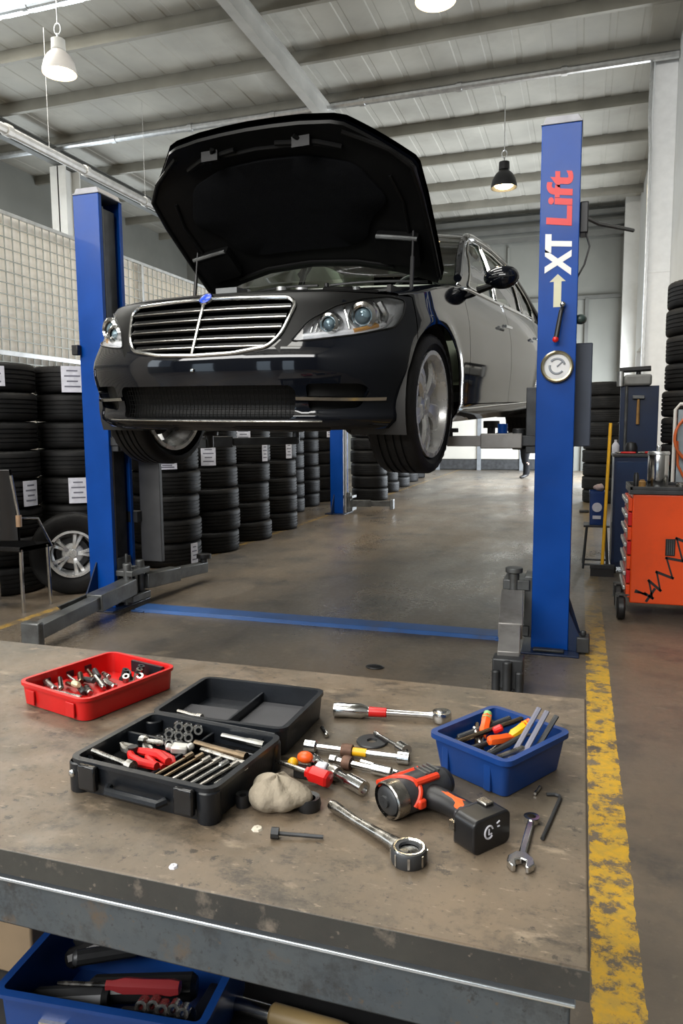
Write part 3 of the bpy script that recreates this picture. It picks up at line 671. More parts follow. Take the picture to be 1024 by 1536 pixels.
# hose board
t = thing('hose_board', 'grey board in a white tube frame at the right edge behind the trolley', 'board', (.66, 5.98, 0))
MB().box2((.02, .01, .06), (.44, .03, 1.40)).build('panel', pm('board_grey', (.27, .33, .36), .45), t)
MB().tube([(0, .02, 0), (0, .02, 1.40), (.03, .02, 1.44), (.43, .02, 1.44), (.46, .02, 1.40), (.46, .02, 0)], .013, 10).build('frame', M_white, t)
b = MB()
for q in range(3): b.tube([V((.17+.17*math.cos(a), -.02-q*.018, .0+.17*math.sin(a)*(1+.06*q))) for a in np.linspace(0, 2*PI, 28)[:-1]], .009, 8, closed=True)
b.tube([(.02, -.03, -.02), (.03, -.03, -.2), (.10, -.03, -.34)], .009, 8); b.tube([(.16, .012, .17), (.16, -.08, .17)], .008, 8)
tag(b.build('air_hose', pm('hose_orange', srgb(196, 92, 40), .45), loc=(.655, 5.978, 1.19)), 'coiled orange air hose hanging on the grey board', 'hose')
# broom, blue tote, stand
t = thing('broom', 'broom with yellow pole leaning upright by the navy cabinet', 'broom', (.20, 6.62, 0))
MB().tube([(0, -.02, .10), (.035, .10, 1.31)], .0135, 10).build('handle', M_yellow, t)
MB().box((0, -.02, .085), (.20, .05, .04)).build('head', M_dsteel, t, bevel=.006)
MB().box((0, -.02, .034), (.19, .045, .068)).build('bristles', M_black, t)
t = thing('blue_tote', 'blue plastic tote with white emblem on the black stand by the aisle', 'tote', (.15, 7.0, .405))
b = MB(); rg = [rrect(.13*k_, .20*k_, .015, 3, z) for z, k_ in ((0, .9), (.28, 1.), (.28, 1.06), (.30, 1.06), (.30, .97), (.02, .88))]; b.rings(rg, cap0=True, cap1=True); b.build('shell', M_bplas, t)
k = MB(); k.lathe([(.001, .0), (.042, .0), (.042, .003), (.022, .003), (.022, .0)], (.0, -.1045, .16), (0, -1, 0), 20); k.box((.0, -.106, .07), (.07, .004, .03)); k.build('emblem', M_paper, t)
b = MB(); b.sphere((0, 0, .03), .045, (1, 1.2, .7), f=lambda q: q*(1+.2*math.sin(q.x*90)*math.cos(q.y*80))); tag(b.build('rag', pm('rag_pink', (.55, .42, .40), .8), loc=(.165, 7.0, .705)), 'crumpled pale rag stuffed on top of the blue tote', 'rag')
t = thing('steel_stand', 'low black steel stand on the floor under the blue tote', 'stand', (.15, 7.0, 0))
k = MB(); k.box((0, 0, .395), (.22, .26, .018)); k.build('top_plate', M_dsteel, t, bevel=.003)
for sx in (-1, 1):
    for sy in (-1, 1): MB().tube([(.08*sx, .10*sy, .39), (.105*sx, .14*sy, .012)], .010, 8).build('leg', M_dsteel, t)
MB().tube([(-.10, -.135, .05), (.10, -.135, .05)], .009, 8).build('crossbar', M_dsteel, t); MB().tube([(-.10, .135, .05), (.10, .135, .05)], .009, 8).build('crossbar', M_dsteel, t)
tag(MB().box((0, 0, .02), (.14, .09, .04)).build('rubber_block', M_black, loc=(.07, 11.6, 0), bevel=.01), 'small black rubber block on the floor before the tall tyre stack', 'block')
tag(MB().sphere((0, 0, .006), .05, (1, .7, .2)).build('rubber_pad', M_black, loc=(-1.02, 3.68, 0)), 'flat dark rubber scrap on the floor in front of the blue strip', 'rubber scrap')

# ------------------------------------------------------------------ person far back
def person():
    J = [('pelvis', (0, 0, .96), .135), ('spine', (0, .01, 1.12), .125), ('chest', (0, 0, 1.32), .145), ('neckb', (0, .015, 1.46), .075), ('neck', (0, .005, 1.53), .052),
         ('headb', (0, -.01, 1.60), .080), ('head', (0, -.01, 1.68), .094), ('crown', (0, .0, 1.745), .070)]
    E = [(0, 1), (1, 2), (2, 3), (3, 4), (4, 5), (5, 6), (6, 7)]
    def add(n, p, r, par): J.append((n, p, r)); E.append((par, len(J)-1)); return len(J)-1
    for s_, st in ((1, -.07), (-1, .09)):
        h = add('hip', (.09*s_, 0, .90), .112, 0); kn = add('knee', (.10*s_, st*.55-.03, .50), .082, h); cf = add('calf', (.10*s_, st*.9+.03, .34), .074, kn); an = add('ankle', (.10*s_, st*1.2+.02, .085), .056, cf)
        to = add('ball', (.115*s_, st*1.2-.09, .042), .042, an); add('toe', (.118*s_, st*1.2-.16, .035), .032, to)
        sh = add('shoulder', (.175*s_, .01, 1.41), .066, 2); el = add('elbow', (.235*s_, .03+st*.4, 1.13), .046, sh); wr = add('wrist', (.24*s_, -.08+st*.6, .92), .031, el)
        pa = add('palm', (.238*s_, -.095+st*.6, .855), .034, wr)
        for q in range(4): 
            f1 = add('finger', (.238*s_, -.128+.021*q+st*.6, .805), .0095, pa); add('fingertip', (.230*s_, -.122+.020*q+st*.6, .765+(.006 if q in (0, 3) else 0)), .008, f1)
        th = add('thumb', (.225*s_, -.145+st*.6, .845), .010, pa); add('thumbtip', (.222*s_, -.155+st*.6, .81), .009, th)
    me = bpy.data.meshes.new('person_body'); me.from_pydata([j[1] for j in J], E, []); o = bpy.data.objects.new('person', me); COL.objects.link(o)
    md = o.modifiers.new('skin', 'SKIN'); md.use_smooth_shade = True
    for i, j in enumerate(J): me.skin_vertices[0].data[i].radius = (j[2], j[2]*(.78 if j[0] in ('chest', 'spine', 'pelvis') else 1.))
    me.skin_vertices[0].data[0].use_root = True
    sv = o.modifiers.new('sub', 'SUBSURF'); sv.levels = 2; sv.render_levels = 2
    dg = bpy.context.evaluated_depsgraph_get(); m2 = bpy.data.meshes.new_from_object(o.evaluated_get(dg)); bpy.data.objects.remove(o)
    for m in (pm('trouser_black', (.006, .006, .007), .9, spec=.15), pm('jacket_dark', (.03, .032, .036), .8), pm('skin', (.42, .25, .18), .55), pm('shoe_black', (.012, .011, .011), .5)): m2.materials.append(m)
    nr = [v.normal.copy() for v in m2.vertices]
    for v, n_ in zip(m2.vertices, nr):
        if .90 < v.co.z < 1.46 and not (abs(v.co.x) > .18 and v.co.z < .96): v.co += V((n_.x, n_.y, n_.z*.2))*.018
        if .04 < v.co.z < .42: v.co += V((n_.x, n_.y, 0))*.014
    for p in m2.polygons:
        z = p.center.z; p.material_index = 3 if z < .10 else (2 if (z > 1.49 or (abs(p.center.x) > .18 and z < .93)) else (0 if z < .98 else 1)); p.use_smooth = True
    o = bpy.data.objects.new('person', m2); COL.objects.link(o)
    hb = MB(); hb.sphere((0, .012, 1.715), .103, (.94, 1.02, .88), 20, 12, f=lambda q: V((q.x, q.y if q.z > -.02 or q.y > -.02 else q.y*.55, q.z))); hb.build('hair', M_black, o)
    fc = MB()
    for s_ in (-1, 1): fc.sphere((.092*s_, .0, 1.655), .022, (.35, .7, 1.2)); MB().sphere((.033*s_, -.094, 1.672), .009, (1.2, .6, .6)).build('eye', M_black, o)
    fc.sphere((0, -.108, 1.645), .014, (.8, 1, 1.4)); fc.sphere((0, -.092, 1.605), .02, (1.2, .4, .3)); fc.build('face', bpy.data.materials['skin'], o)
    return tag(o, 'person in dark clothes standing far back, half hidden by the right lift post', 'person')
pn = person(); pn.location = (-1.34, 19.3, 0); pn.rotation_euler = (0, 0, -.9)
# ------------------------------------------------------------------ the car (local frame: x = its left, y = rearwards, z = up, origin on the ground under the nose)
M_paint = pm('car_paint', (.004, .005, .008), .06, var=.08, vs=2, coat=.3, spec=.28)
M_trimblk = pm('car_black_trim', (.0045, .0045, .0045), .40, var=.15, spec=.18)
M_under = pm('car_underside', (.018, .017, .016), .7, var=.3, vs=6)
M_carglass = glass('car_glass', (.62, .72, .66))
M_lens = glass('lamp_lens', (.97, .98, 1.), .02, 1.38)
M_bowl = pm('lamp_bowl', (.93, .94, .95), .3, .05, var=.08, vs=30)
M_amber = pm('lamp_amber', (.75, .38, .10), .25, .2)
M_pad = pm('bonnet_pad', (.0035, .0038, .0045), .9, spec=.1, var=.2, vs=30, bump=.3, bs=150)

def _sm(xs, ys, n=501, sig=.012, x0=.1, x1=1.1):
    g = np.linspace(x0, x1, n); v = np.interp(g, xs, ys); h = (x1-x0)/(n-1); k = int(3*sig/h)+1
    w = np.exp(-.5*(np.arange(-k, k+1)*h/sig)**2); w /= w.sum()
    return g, np.convolve(np.concatenate([2*v[0]-v[k:0:-1], v, 2*v[-1]-v[-2:-k-2:-1]]), w, 'valid')
PLAN = np.array([(0, 0), (.22, .010), (.42, .040), (.58, .092), (.71, .160), (.81, .245), (.872, .345), (.907, .49), (.925, .70), (.935, .95), (.94, 1.4), (.94, 2.2), (.94, 3.2), (.93, 3.8), (.905, 4.4), (.86, 4.8), (.77, 5.0), (.58, 5.09), (.3, 5.12), (0, 5.13)])
def _crv(P, n=24):
    out = []; Q = np.vstack([[-P[1, 0], P[1, 1]], P, [-P[-2, 0], P[-2, 1]]])
    for i in range(1, len(Q)-2):
        p0, p1, p2, p3 = Q[i-1:i+3]; d = np.linalg.norm(p2-p1); a = np.linalg.norm(p1-p0); c = np.linalg.norm(p3-p2)
        m1 = (p2-p0)*d/(a+d); m2 = (p3-p1)*d/(c+d)
        for t in np.arange(n)/n: out.append((2*t**3-3*t**2+1)*p1+(t**3-2*t**2+t)*m1+(-2*t**3+3*t**2)*p2+(t**3-t**2)*m2)
    out.append(Q[-2]); return np.array(out)
_c = _crv(PLAN); _s = np.concatenate([[0], np.cumsum(np.linalg.norm(np.diff(_c, axis=0), axis=1))]); SMAX = _s[-1]
_SS = np.concatenate([-_s[:0:-1], _s]); _XX = np.concatenate([-_c[:0:-1, 0], _c[:, 0]]); _YY = np.concatenate([_c[:0:-1, 1], _c[:, 1]])
def plan(s): return np.interp(s, _SS, _XX), np.interp(s, _SS, _YY)
FZ = _sm([.15, .185, .215, .245, .27, .31, .38, .44, .50, .54, .60, .68, .76, .80, .84, .90, 1.1], [.13, .075, .03, .022, .04, .035, .015, .0, .0, .012, .04, .075, .115, .145, .19, .28, .55])
SZ = _sm([.15, .20, .24, .28, .36, .45, .55, .65, .72, .80, .88, .94, 1.0, 1.1], [.10, .06, .025, .012, .012, .002, -.004, 0, .004, .018, .04, .062, .09, .14], sig=.02)
RZ = _sm([.15, .25, .35, .5, .65, .8, .95, 1.1], [.12, .05, .01, 0, .0, .03, .06, .12], sig=.03)
def sst(a, b, x): t = np.clip((x-a)/(b-a), 0, 1); return t*t*(3-2*t)
WY, WZ, RWY = .775, .295, 3.94
def PS(s, z, off=0.):
    s = np.asarray(s, float); z = np.asarray(z, float); x, y = plan(s); e = .03
    x0, y0 = plan(np.clip(s-e, -SMAX, SMAX)); x1, y1 = plan(np.clip(s+e, -SMAX, SMAX)); tx, ty = x1-x0, y1-y0; l = np.hypot(tx, ty)
    nx, ny = ty/l, -tx/l
    wf = 1-sst(.18, .75, y); wr = sst(4.4, 4.95, y)
    d = wf*np.interp(z, *FZ)+wr*np.interp(z, *RZ)+(1-wf-wr)*np.interp(z, *SZ)
    for wy in (WY, RWY):
        r = np.hypot(y-wy, z-WZ); d = d-.012*np.exp(-((r-.41)/.05)**2)*(1-wf*.8)
    d = d-off
    return np.stack([x-nx*d, y-ny*d, z+0*x], -1)
s_y = lambda y: float(np.interp(y, _c[:, 1], _s))
s_x = lambda x: float(np.interp(x, _c[:200, 0], _s[:200]))

def inpoly(P, poly):
    P = np.asarray(P); poly = np.asarray(poly); x, y = P[:, 0], P[:, 1]; r = np.zeros(len(P), bool); j = len(poly)-1
    for i in range(len(poly)):
        a, b_ = poly[i], poly[j]; c = ((a[1] > y) != (b_[1] > y)) & (x < (b_[0]-a[0])*(y-a[1])/(b_[1]-a[1]+1e-12)+a[0]); r ^= c; j = i
    return r
def resample(poly, st):
    out = []; n = len(poly)
    for i in range(n):
        a = np.array(poly[i], float); c = np.array(poly[(i+1) % n], float); k = max(1, int(np.ceil(np.linalg.norm(c-a)/st)))
        for q in range(k): out.append(a+(c-a)*q/k)
    return np.array(out)
def roundpoly(poly, r, k=5):
    out = []; n = len(poly)
    for i in range(n):
        a, p, c = (np.array(poly[(i+q) % n], float) for q in (-1, 0, 1)); da = a-p; dc = c-p; la, lc = np.linalg.norm(da), np.linalg.norm(dc)
        rr = min(r, la*.45, lc*.45); p0 = p+da/la*rr; p1 = p+dc/lc*rr
        for t in np.linspace(0, 1, k): out.append((1-t)**2*p0+2*t*(1-t)*p+t*t*p1)
    return np.array(out)
def segdist(P, poly):
    P = np.asarray(P); d = np.full(len(P), 9.); 
    for i in range(len(poly)):
        a = poly[i]; b_ = poly[(i+1) % len(poly)]; ab = b_-a; t = np.clip(((P-a)@ab)/(ab@ab+1e-12), 0, 1); d = np.minimum(d, np.linalg.norm(P-(a+t[:, None]*ab), axis=1))
    return d
def panel(name, mat, parent, fn, poly, holes=(), st=.04, flange=.007, out=None, sign=1):
    """a curved sheet: the region poly minus holes of a 2-D domain, mapped by fn, with a folded edge"""
    loops = [resample(poly, st)]+[resample(h, st) for h in holes]
    lo = loops[0].min(0); hi = loops[0].max(0)
    gx, gy = np.meshgrid(np.arange(lo[0]+st*.5, hi[0], st), np.arange(lo[1]+st*.5, hi[1], st)); G = np.stack([gx.ravel(), gy.ravel()], 1)
    if len(G):
        ok = inpoly(G, loops[0])
        for l in loops: ok &= segdist(G, l) > st*.45
        for l in loops[1:]: ok &= ~inpoly(G, l)
        G = G[ok]
    verts = []; edges = []
    for l in loops:
        o = len(verts); verts += [V((p[0], p[1])) for p in l]; edges += [(o+i, o+(i+1) % len(l)) for i in range(len(l))]
    verts += [V((p[0], p[1])) for p in G]
    vo, eo, fo, *_r = delaunay_2d_cdt(verts, edges, [], 0, 1e-7)
    vv = np.array([v[:] for v in vo]); fo = [f for f in fo]
    ce = np.array([vv[list(f)].mean(0) for f in fo]); ok = inpoly(ce, loops[0])
    for l in loops[1:]: ok &= ~inpoly(ce, l)
    fo = [f for f, k in zip(fo, ok) if k]
    P3 = fn(vv[:, 0], vv[:, 1]); e = .004
    du = fn(vv[:, 0]+e, vv[:, 1])-fn(vv[:, 0]-e, vv[:, 1]); dv = fn(vv[:, 0], vv[:, 1]+e)-fn(vv[:, 0], vv[:, 1]-e)
    Nn = np.cross(du, dv)*sign; Nn /= (np.linalg.norm(Nn, axis=1)[:, None]+1e-12)
    nv = len(P3); V3 = P3.tolist(); NN = Nn.tolist(); F = []
    for f in fo:
        a, b_, c = f[0], f[1], f[2]; g = np.cross(P3[b_]-P3[a], P3[c]-P3[a]); F.append(list(f) if g@Nn[a] > 0 else list(f)[::-1])
    if flange:
        for l in loops:
            l3 = fn(l[:, 0], l[:, 1]); u = fn(l[:, 0]+e, l[:, 1])-fn(l[:, 0]-e, l[:, 1]); w_ = fn(l[:, 0], l[:, 1]+e)-fn(l[:, 0], l[:, 1]-e); nn = np.cross(u, w_)*sign; nn /= (np.linalg.norm(nn, axis=1)[:, None]+1e-12)
            o = len(V3); n = len(l); V3 += l3.tolist()+(l3-nn*flange).tolist(); 
            tg = np.roll(l3, -1, 0)-np.roll(l3, 1, 0); on = np.cross(tg, nn); on /= (np.linalg.norm(on, axis=1)[:, None]+1e-12)
            NN += on.tolist()*2
            for i in range(n): j = (i+1) % n; F.append([o+i, o+j, o+n+j, o+n+i])
    me = bpy.data.meshes.new(name); me.from_pydata(V3, [], F); me.materials.append(mat)
    me.polygons.foreach_set('use_smooth', [True]*len(me.polygons)); me.update()
    me.normals_split_custom_set_from_vertices(NN)
    o = bpy.data.objects.new(name, me); COL.objects.link(o); o.parent = parent; return o
def wallstrip(mb, fn, loop, d0, d1):
    l = resample(loop, .03); a = fn(l[:, 0], l[:, 1], d0); b_ = fn(l[:, 0], l[:, 1], d1)
    mb.rings([[V(p) for p in a], [V(p) for p in b_]])
def surf_tube(mb, pts, r, off, n=8, closed=False, st=.03, flat=1., fn=PS):
    pts = np.array(pts, float); l = resample(pts, st) if closed else np.vstack([np.linspace(pts[i], pts[i+1], max(2, int(np.ceil(np.linalg.norm(pts[i+1]-pts[i])/st))+1))[:-1] for i in range(len(pts)-1)]+[pts[-1:]])
    mb.tube([V(p) for p in fn(l[:, 0], l[:, 1], off)], r, n, closed=closed, flat=flat)
mir = lambda poly: [(-a, b_) for a, b_ in poly][::-1]

car = thing('car', 'black luxury saloon with open bonnet raised above the lift arms', 'car')
def arch(cy, r, a0, a1, n=18):
    return [(s_y(cy+r*math.cos(a)), WZ+r*math.sin(a)) for a in np.linspace(a0, a1, n)]
AR = .392
# outlines in the (s, z) plane of the shell
G_ = roundpoly([(0, .779), (.478, .765), (.495, .745), (.425, .60), (.372, .552), (.19, .527), (0, .522)], .02)
Gfull = roundpoly([(0, .785), (.455, .772), (.492, .745), (.432, .61), (.375, .553), (.20, .527), (0, .521), (-.20, .527), (-.375, .553), (-.432, .61), (-.492, .745), (-.455, .772)], .03)
HL = roundpoly([(.474, .573), (.554, .667), (.69, .734), (.841, .769), (1.06, .787), (1.150, .775), (1.10, .70), (1.02, .643), (.778, .602), (.586, .580)], .03, 4)
INT = roundpoly([(-.47, .385), (.47, .385), (.50, .36), (.49, .236), (.3, .234), (-.3, .234), (-.49, .236), (-.50, .36)], .03)
FOG = roundpoly([(.545, .39), (.80, .39), (.85, .365), (.80, .285), (.56, .272)], .025)
ab = math.asin((.185-WZ)/AR)
front_out = [(0, .178), (s_x(.6), .183)]+[(s_y(.36), .186)]
af = [p for p in arch(WY, AR, PI-ab*-1*-1, PI*.62)]
af = [(s_y(WY+AR*math.cos(a)), WZ+AR*math.sin(a)) for a in np.linspace(PI+.28, PI*.73, 14)]
SEAM = [(1.165, .60), (1.19, .70), (1.20, .795)]
right = front_out[:2]+af+SEAM+[(.95, .795), (.70, .80), (.35, .805)]
bump = right+[(0, .806)]+mir(right[1:])
bump = [p for i, p in enumerate(bump) if i == 0 or np.hypot(p[0]-bump[i-1][0], p[1]-bump[i-1][1]) > 1e-4]
body = panel('front_bumper', M_paint, car, PS, bump, [Gfull, HL, mir(HL), INT, FOG, mir(FOG)], st=.03)
body.data.materials.append(M_trimblk)
for p_ in body.data.polygons:
    c_ = p_.center; a_ = abs(c_.x)
    if c_.y < .7 and c_.z > np.interp(a_, [.0, .40, .415, .46, .50, .535, .62, .70, .80, .9], [.78, .76, .535, .55, .60, .66, .742, .772, .785, .80]): p_.material_index = 1
ZT = lambda y: np.interp(y, [0, .30, .46, .62, .85, 1.2, 1.5, 3.4, 4.4, 5.2], [.80, .79, .797, .82, .868, .925, .962, .985, .975, .96])
def shoulder(mb, s0, s1, w, h, fl=.05, n=40):
    ss = np.linspace(s0, s1, n); x, y = plan(ss); z = ZT(y); p = PS(ss, z); R = []
    for th in np.linspace(0, PI/2, 7): R.append([V((q[0]-np.sign(q[0])*w*(1-math.cos(th)), q[1], q[2]+h*math.sin(th))) for q in p])
    R.append([V((r.x-np.sign(r.x)*.004, r.y, r.z-fl)) for r in R[-1]]); mb.rings(R, closed=False)
for sg in (1, -1):
    mm = (lambda L_: L_) if sg > 0 else mir
    top = [(s_y(y), float(ZT(y))) for y in np.linspace(1.36, .47, 16)]
    fr = [(s_y(.455)+.012, .60)]+[(s_y(WY+AR*math.cos(a)), WZ+AR*math.sin(a)) for a in np.linspace(PI*.73, -.02, 26)]
    fen = [(SEAM[0][0]+.006, SEAM[0][1])]+[(s_y(WY+AR*math.cos(a)), WZ+AR*math.sin(a)) for a in np.linspace(PI*.73, -.02, 26)]+[(s_y(1.36), .292)]+top[:-1]+[(1.206, .795), (1.196, .70)]
    f = panel('fender', M_paint, car, PS, mm(fen), st=.035)
    b = MB(); shoulder(b, sg*s_y(.47), sg*s_y(1.40), .12, .022); b.build('fender_crown', M_paint, f, ang=60)
    # doors, quarter, sill
    dt = lambda y: float(ZT(y))
    fd = [(s_y(1.367), .292), (s_y(2.515), .292)]+[(s_y(y), dt(y)) for y in np.linspace(2.515, 1.367, 12)]
    d1 = panel('front_door', M_paint, car, PS, mm(fd), st=.05)
    ra = [(s_y(RWY+AR*math.cos(a)), WZ+AR*math.sin(a)) for a in np.linspace(PI+.01, PI*.60, 14)]
    rd = [(s_y(2.522), .292)]+ra+[(s_y(3.80), .70)]+[(s_y(y), dt(y)) for y in np.linspace(3.72, 2.522, 12)]
    d2 = panel('rear_door', M_paint, car, PS, mm(rd), st=.05)
    rq = [(s_y(3.727), dt(3.727)), (s_y(3.807), .70)]+[(s_y(RWY+AR*math.cos(a)), WZ+AR*math.sin(a)) for a in np.linspace(PI*.60-.02, -.29, 22)]+[(SMAX, .19)]+[(SMAX, .95)]+[(s_y(y), dt(y)) for y in np.linspace(5.0, 3.75, 14)]
    panel('rear_quarter', M_paint, car, PS, mm(rq), st=.05)
    sl = [(s_y(1.17), .19), (s_y(3.56), .19), (s_y(3.55), .286), (s_y(1.165), .286)]
    so = panel('sill', M_paint, car, PS, mm(sl), st=.05)
    b = MB(); surf_tube(b, [(sg*s_y(y), .262+.012*(y-1.2)) for y in np.linspace(1.2, 3.5, 24)], .012, .004, flat=.6); b.build('sill_strip', M_chrome, so)
    for dd, y0, y1 in ((d1, 1.40, 2.50), (d2, 2.54, 3.70)):
        b = MB(); shoulder(b, sg*s_y(y0-.03), sg*s_y(y1+.02), .075, .012, .03, 20); b.build('door_top', M_paint, dd, ang=60)
        b = MB(); surf_tube(b, [(sg*s_y(y), dt(y)-.005) for y in np.linspace(y0, y1, 14)], .008, .004); b.build('chrome_strip', M_chrome, dd)
        yh = y1-.16; hz = .80; b = MB(); surf_tube(b, [(sg*s_y(yh-.10), hz), (sg*s_y(yh+.10), hz+.004)], .011, .030); surf_tube(b, [(sg*s_y(yh-.10), hz), (sg*s_y(yh-.099), hz)], .012, .015); b.build('door_handle', M_chrome, dd)
    # arch liners
    for cy in (WY, RWY):
        b = MB(); R = []
        for xx in (.90, .62):
            R.append([V((sg*xx, cy+(AR+.012)*math.cos(a), WZ+(AR+.012)*math.sin(a))) for a in np.linspace(-.35, PI+.35, 30)])
        b.rings(R, closed=False); q = [V((sg*.62, cy+(AR+.012)*math.cos(a), WZ+(AR+.012)*math.sin(a))) for a in np.linspace(-.35, PI+.35, 30)]
        b.face([b.bm.verts.new(v) for v in q]); b.build('wheel_arch_liner', M_under, car)
# lower body box / underside
b = MB(); b.box2((-.60, .35, .19), (.60, 4.75, .24)); b.box2((-.82, 1.25, .20), (.82, 3.45, .26)); b.box2((-.56, .22, .19), (.56, .42, .215)); b.box2((-.45, .5, .17), (.45, 1.0, .19)); b.build('underbody', M_under, car, bevel=.01)
b = MB(); b.tube([(-.70, WY+.05, .24), (.70, WY+.05, .24)], .035, 10); b.tube([(-.70, RWY, .26), (.70, RWY, .26)], .045, 10); b.tube([(.1, 1.0, .17), (.12, 4.7, .18)], .03, 10); b.box2((-.25, 4.5, .16), (.35, 4.9, .26)); b.build('axle_and_exhaust', M_steel, car)
# grille
gb = MB(); wallstrip(gb, PS, Gfull, 0., -.075); grille = gb.build('grille', M_trimblk, car)
panel('grille_back', M_trimblk, grille, lambda a, c: PS(a, c, -.072), Gfull, st=.05, flange=0)
b = MB(); surf_tube(b, Gfull, .0095, .003, 10, True); b.build('grille_frame', M_chrome, grille)
for k, z in enumerate((.735, .690, .645, .600, .562)):
    hw = np.interp(z, [.55, .61, .745, .77], [.37, .43, .488, .45])-.015; sx = np.linspace(-hw, hw, 25); R = []
    for (dz, of) in ((.010, -.010), (.012, -.002), (-.004, .004), (-.014, -.004), (-.012, -.055), (.004, -.055)): R.append([V(p) for p in PS(sx, np.full(25, z+dz), of)])
    b = MB(); b.rings(R, closed=False, loop=True); sl_ = b.build('slat', M_trimblk, grille)
    b = MB(); surf_tube(b, [(-hw, z-.004), (hw, z-.004)], .0038, .005, 8); b.build('slat_chrome', M_chrome, sl_)
b = MB(); surf_tube(b, [(0, .775), (0, .527)], .0085, .008, 8); b.build('centre_bar', M_chrome, grille)
e_ = PS(0., .792, .02); b = MB(); ax = (0, -.75, .66); b.lathe([(.001, .0), (.024, .0), (.030, -.004), (.032, -.012)], e_, ax, 28); eb = b.build('bonnet_badge', pm('badge_blue', srgb(24, 70, 190), .25), grille)
b = MB(); b.lathe([(.030, -.008), (.034, -.002), (.037, -.010), (.034, -.018)], e_, ax, 28); b.cyl(V(e_)+V((0, .004, -.03)), V(e_)+V((0, .002, -.012)), .018); b.build('badge_ring', M_chrome, eb)
# lower intake, fog pockets
b = MB(); wallstrip(b, PS, INT, 0., -.06); it = b.build('lower_intake', M_trimblk, car)
panel('intake_back', M_trimblk, it, lambda a, c: PS(a, c, -.058), INT, st=.06, flange=0)
b = MB()
for z in np.arange(.255, .38, .022): surf_tube(b, [(-.485, z), (.485, z)], .0018, -.026, 5, st=.06)
for s_ in np.arange(-.48, .481, .022): surf_tube(b, [(s_, .238), (s_, .383)], .0018, -.022, 5, st=.06)
b.build('intake_mesh', M_trimblk, it)
for sg in (1, -1):
    mm = (lambda L_: L_) if sg > 0 else mir
    b = MB(); wallstrip(b, PS, mm(FOG), 0., -.05); fg = b.build('fog_pocket', M_paint, car)
    panel('pocket_back', M_trimblk, fg, lambda a, c: PS(a, c, -.048), mm(FOG), st=.05, flange=0)
    b = MB(); sx = np.linspace(.50, .935, 16); R = []
    for dz, of in ((.010, -.002), (.004, .012), (-.010, .010), (-.012, -.045), (.008, -.045)): R.append([V(p) for p in PS(sg*sx, np.full(16, .328)+dz+.004*np.sin(sx*6), of)])
    b.rings(R, closed=False, loop=True); b.build('fog_strip', M_chrome, fg)
    b = MB(); c_ = PS(sg*.86, .295, -.03); b.lathe([(.001, .0), (.024, .003), (.028, .0), (.030, -.02)], c_, (sg*.35, -1, 0), 24); b.build('fog_lamp', M_dsteel, fg)
b = MB(); surf_tube(b, [(-.62, .224), (.62, .224)], .0065, .004, 8, flat=.7); b.build('lip_chrome', M_chrome, car)
b = MB(); sx = np.linspace(-.66, .66, 60); R = []
for z, of in ((.200, -.006), (.194, .0), (.184, -.002), (.176, -.03), (.188, -.05)): R.append([V(p) for p in PS(sx, np.full(60, z), of)])
b.rings(R, closed=False, loop=True); b.build('bumper_lip', M_trimblk, car, ang=50)
b = MB(); c_ = PS(0., .455, .004)
b.box(c_, (.018, .01, .014)); b.build('parking_sensor', M_chrome, car, bevel=.003)
# headlights
for sg in (1, -1):
    mm = (lambda L_: L_) if sg > 0 else mir
    b = MB(); wallstrip(b, PS, mm(HL), 0., -.05); h = b.build('headlight', M_bowl, car)
    panel('lamp_bowl', M_bowl, h, lambda a, c: PS(a, c, -.049), mm(HL), st=.05, flange=0)
    panel('lens', M_lens, h, lambda a, c: PS(a, c, -.004), mm(HL), st=.04, flange=0)
    for s_, z_, r_ in ((.86, .690, .066), (.665, .652, .050)):
        c_ = V(PS(sg*s_, z_, -.042)); n_ = V(PS(sg*s_, z_, .0))-c_; n_ = (n_*.5+V((0, -.06, 0))).normalized()
        b = MB(); b.lathe([(r_*.60, .036), (r_*.72, .044), (r_*.95, .034), (r_*1.06, .0), (r_*1.1, -.02)], c_, n_, 28); b.build('bezel', M_chrome, h)
        b = MB(); b.lathe([(.001, .040), (r_*.3, .037), (r_*.5, .028), (r_*.62, .012)], c_, n_, 24); b.build('projector', pm('projector_glass', (.18, .26, .30), .05, .3) if 'projector_glass' not in bpy.data.materials else bpy.data.materials['projector_glass'], h)
    b = MB(); surf_tube(b, [(sg*.53, .598), (sg*.80, .622), (sg*.99, .656), (sg*1.06, .70)], .012, -.035, 8); b.build('light_strip', M_bowl, h)
    b = MB(); surf_tube(b, [(sg*.78, .624), (sg*.93, .650)], .009, -.022, 8); b.build('indicator', M_amber, h)
    b = MB(); surf_tube(b, [(sg*1.00, .755), (sg*1.02, .70), (sg*.985, .66)], .022, -.04, 8); surf_tube(b, [(sg*.74, .745), (sg*.76, .63)], .006, -.03, 6); surf_tube(b, [(sg*.95, .77), (sg*.96, .645)], .006, -.03, 6)
    for q in range(5): surf_tube(b, [(sg*(.565+.022*q), .615+.002*q), (sg*(.58+.026*q), .66+.012*q)], .004, -.035, 6)
    b.build('reflector', M_chrome, h)
    b = MB(); surf_tube(b, mm(HL), .005, -.001, 6, True); b.build('lamp_gasket', M_trimblk, h)
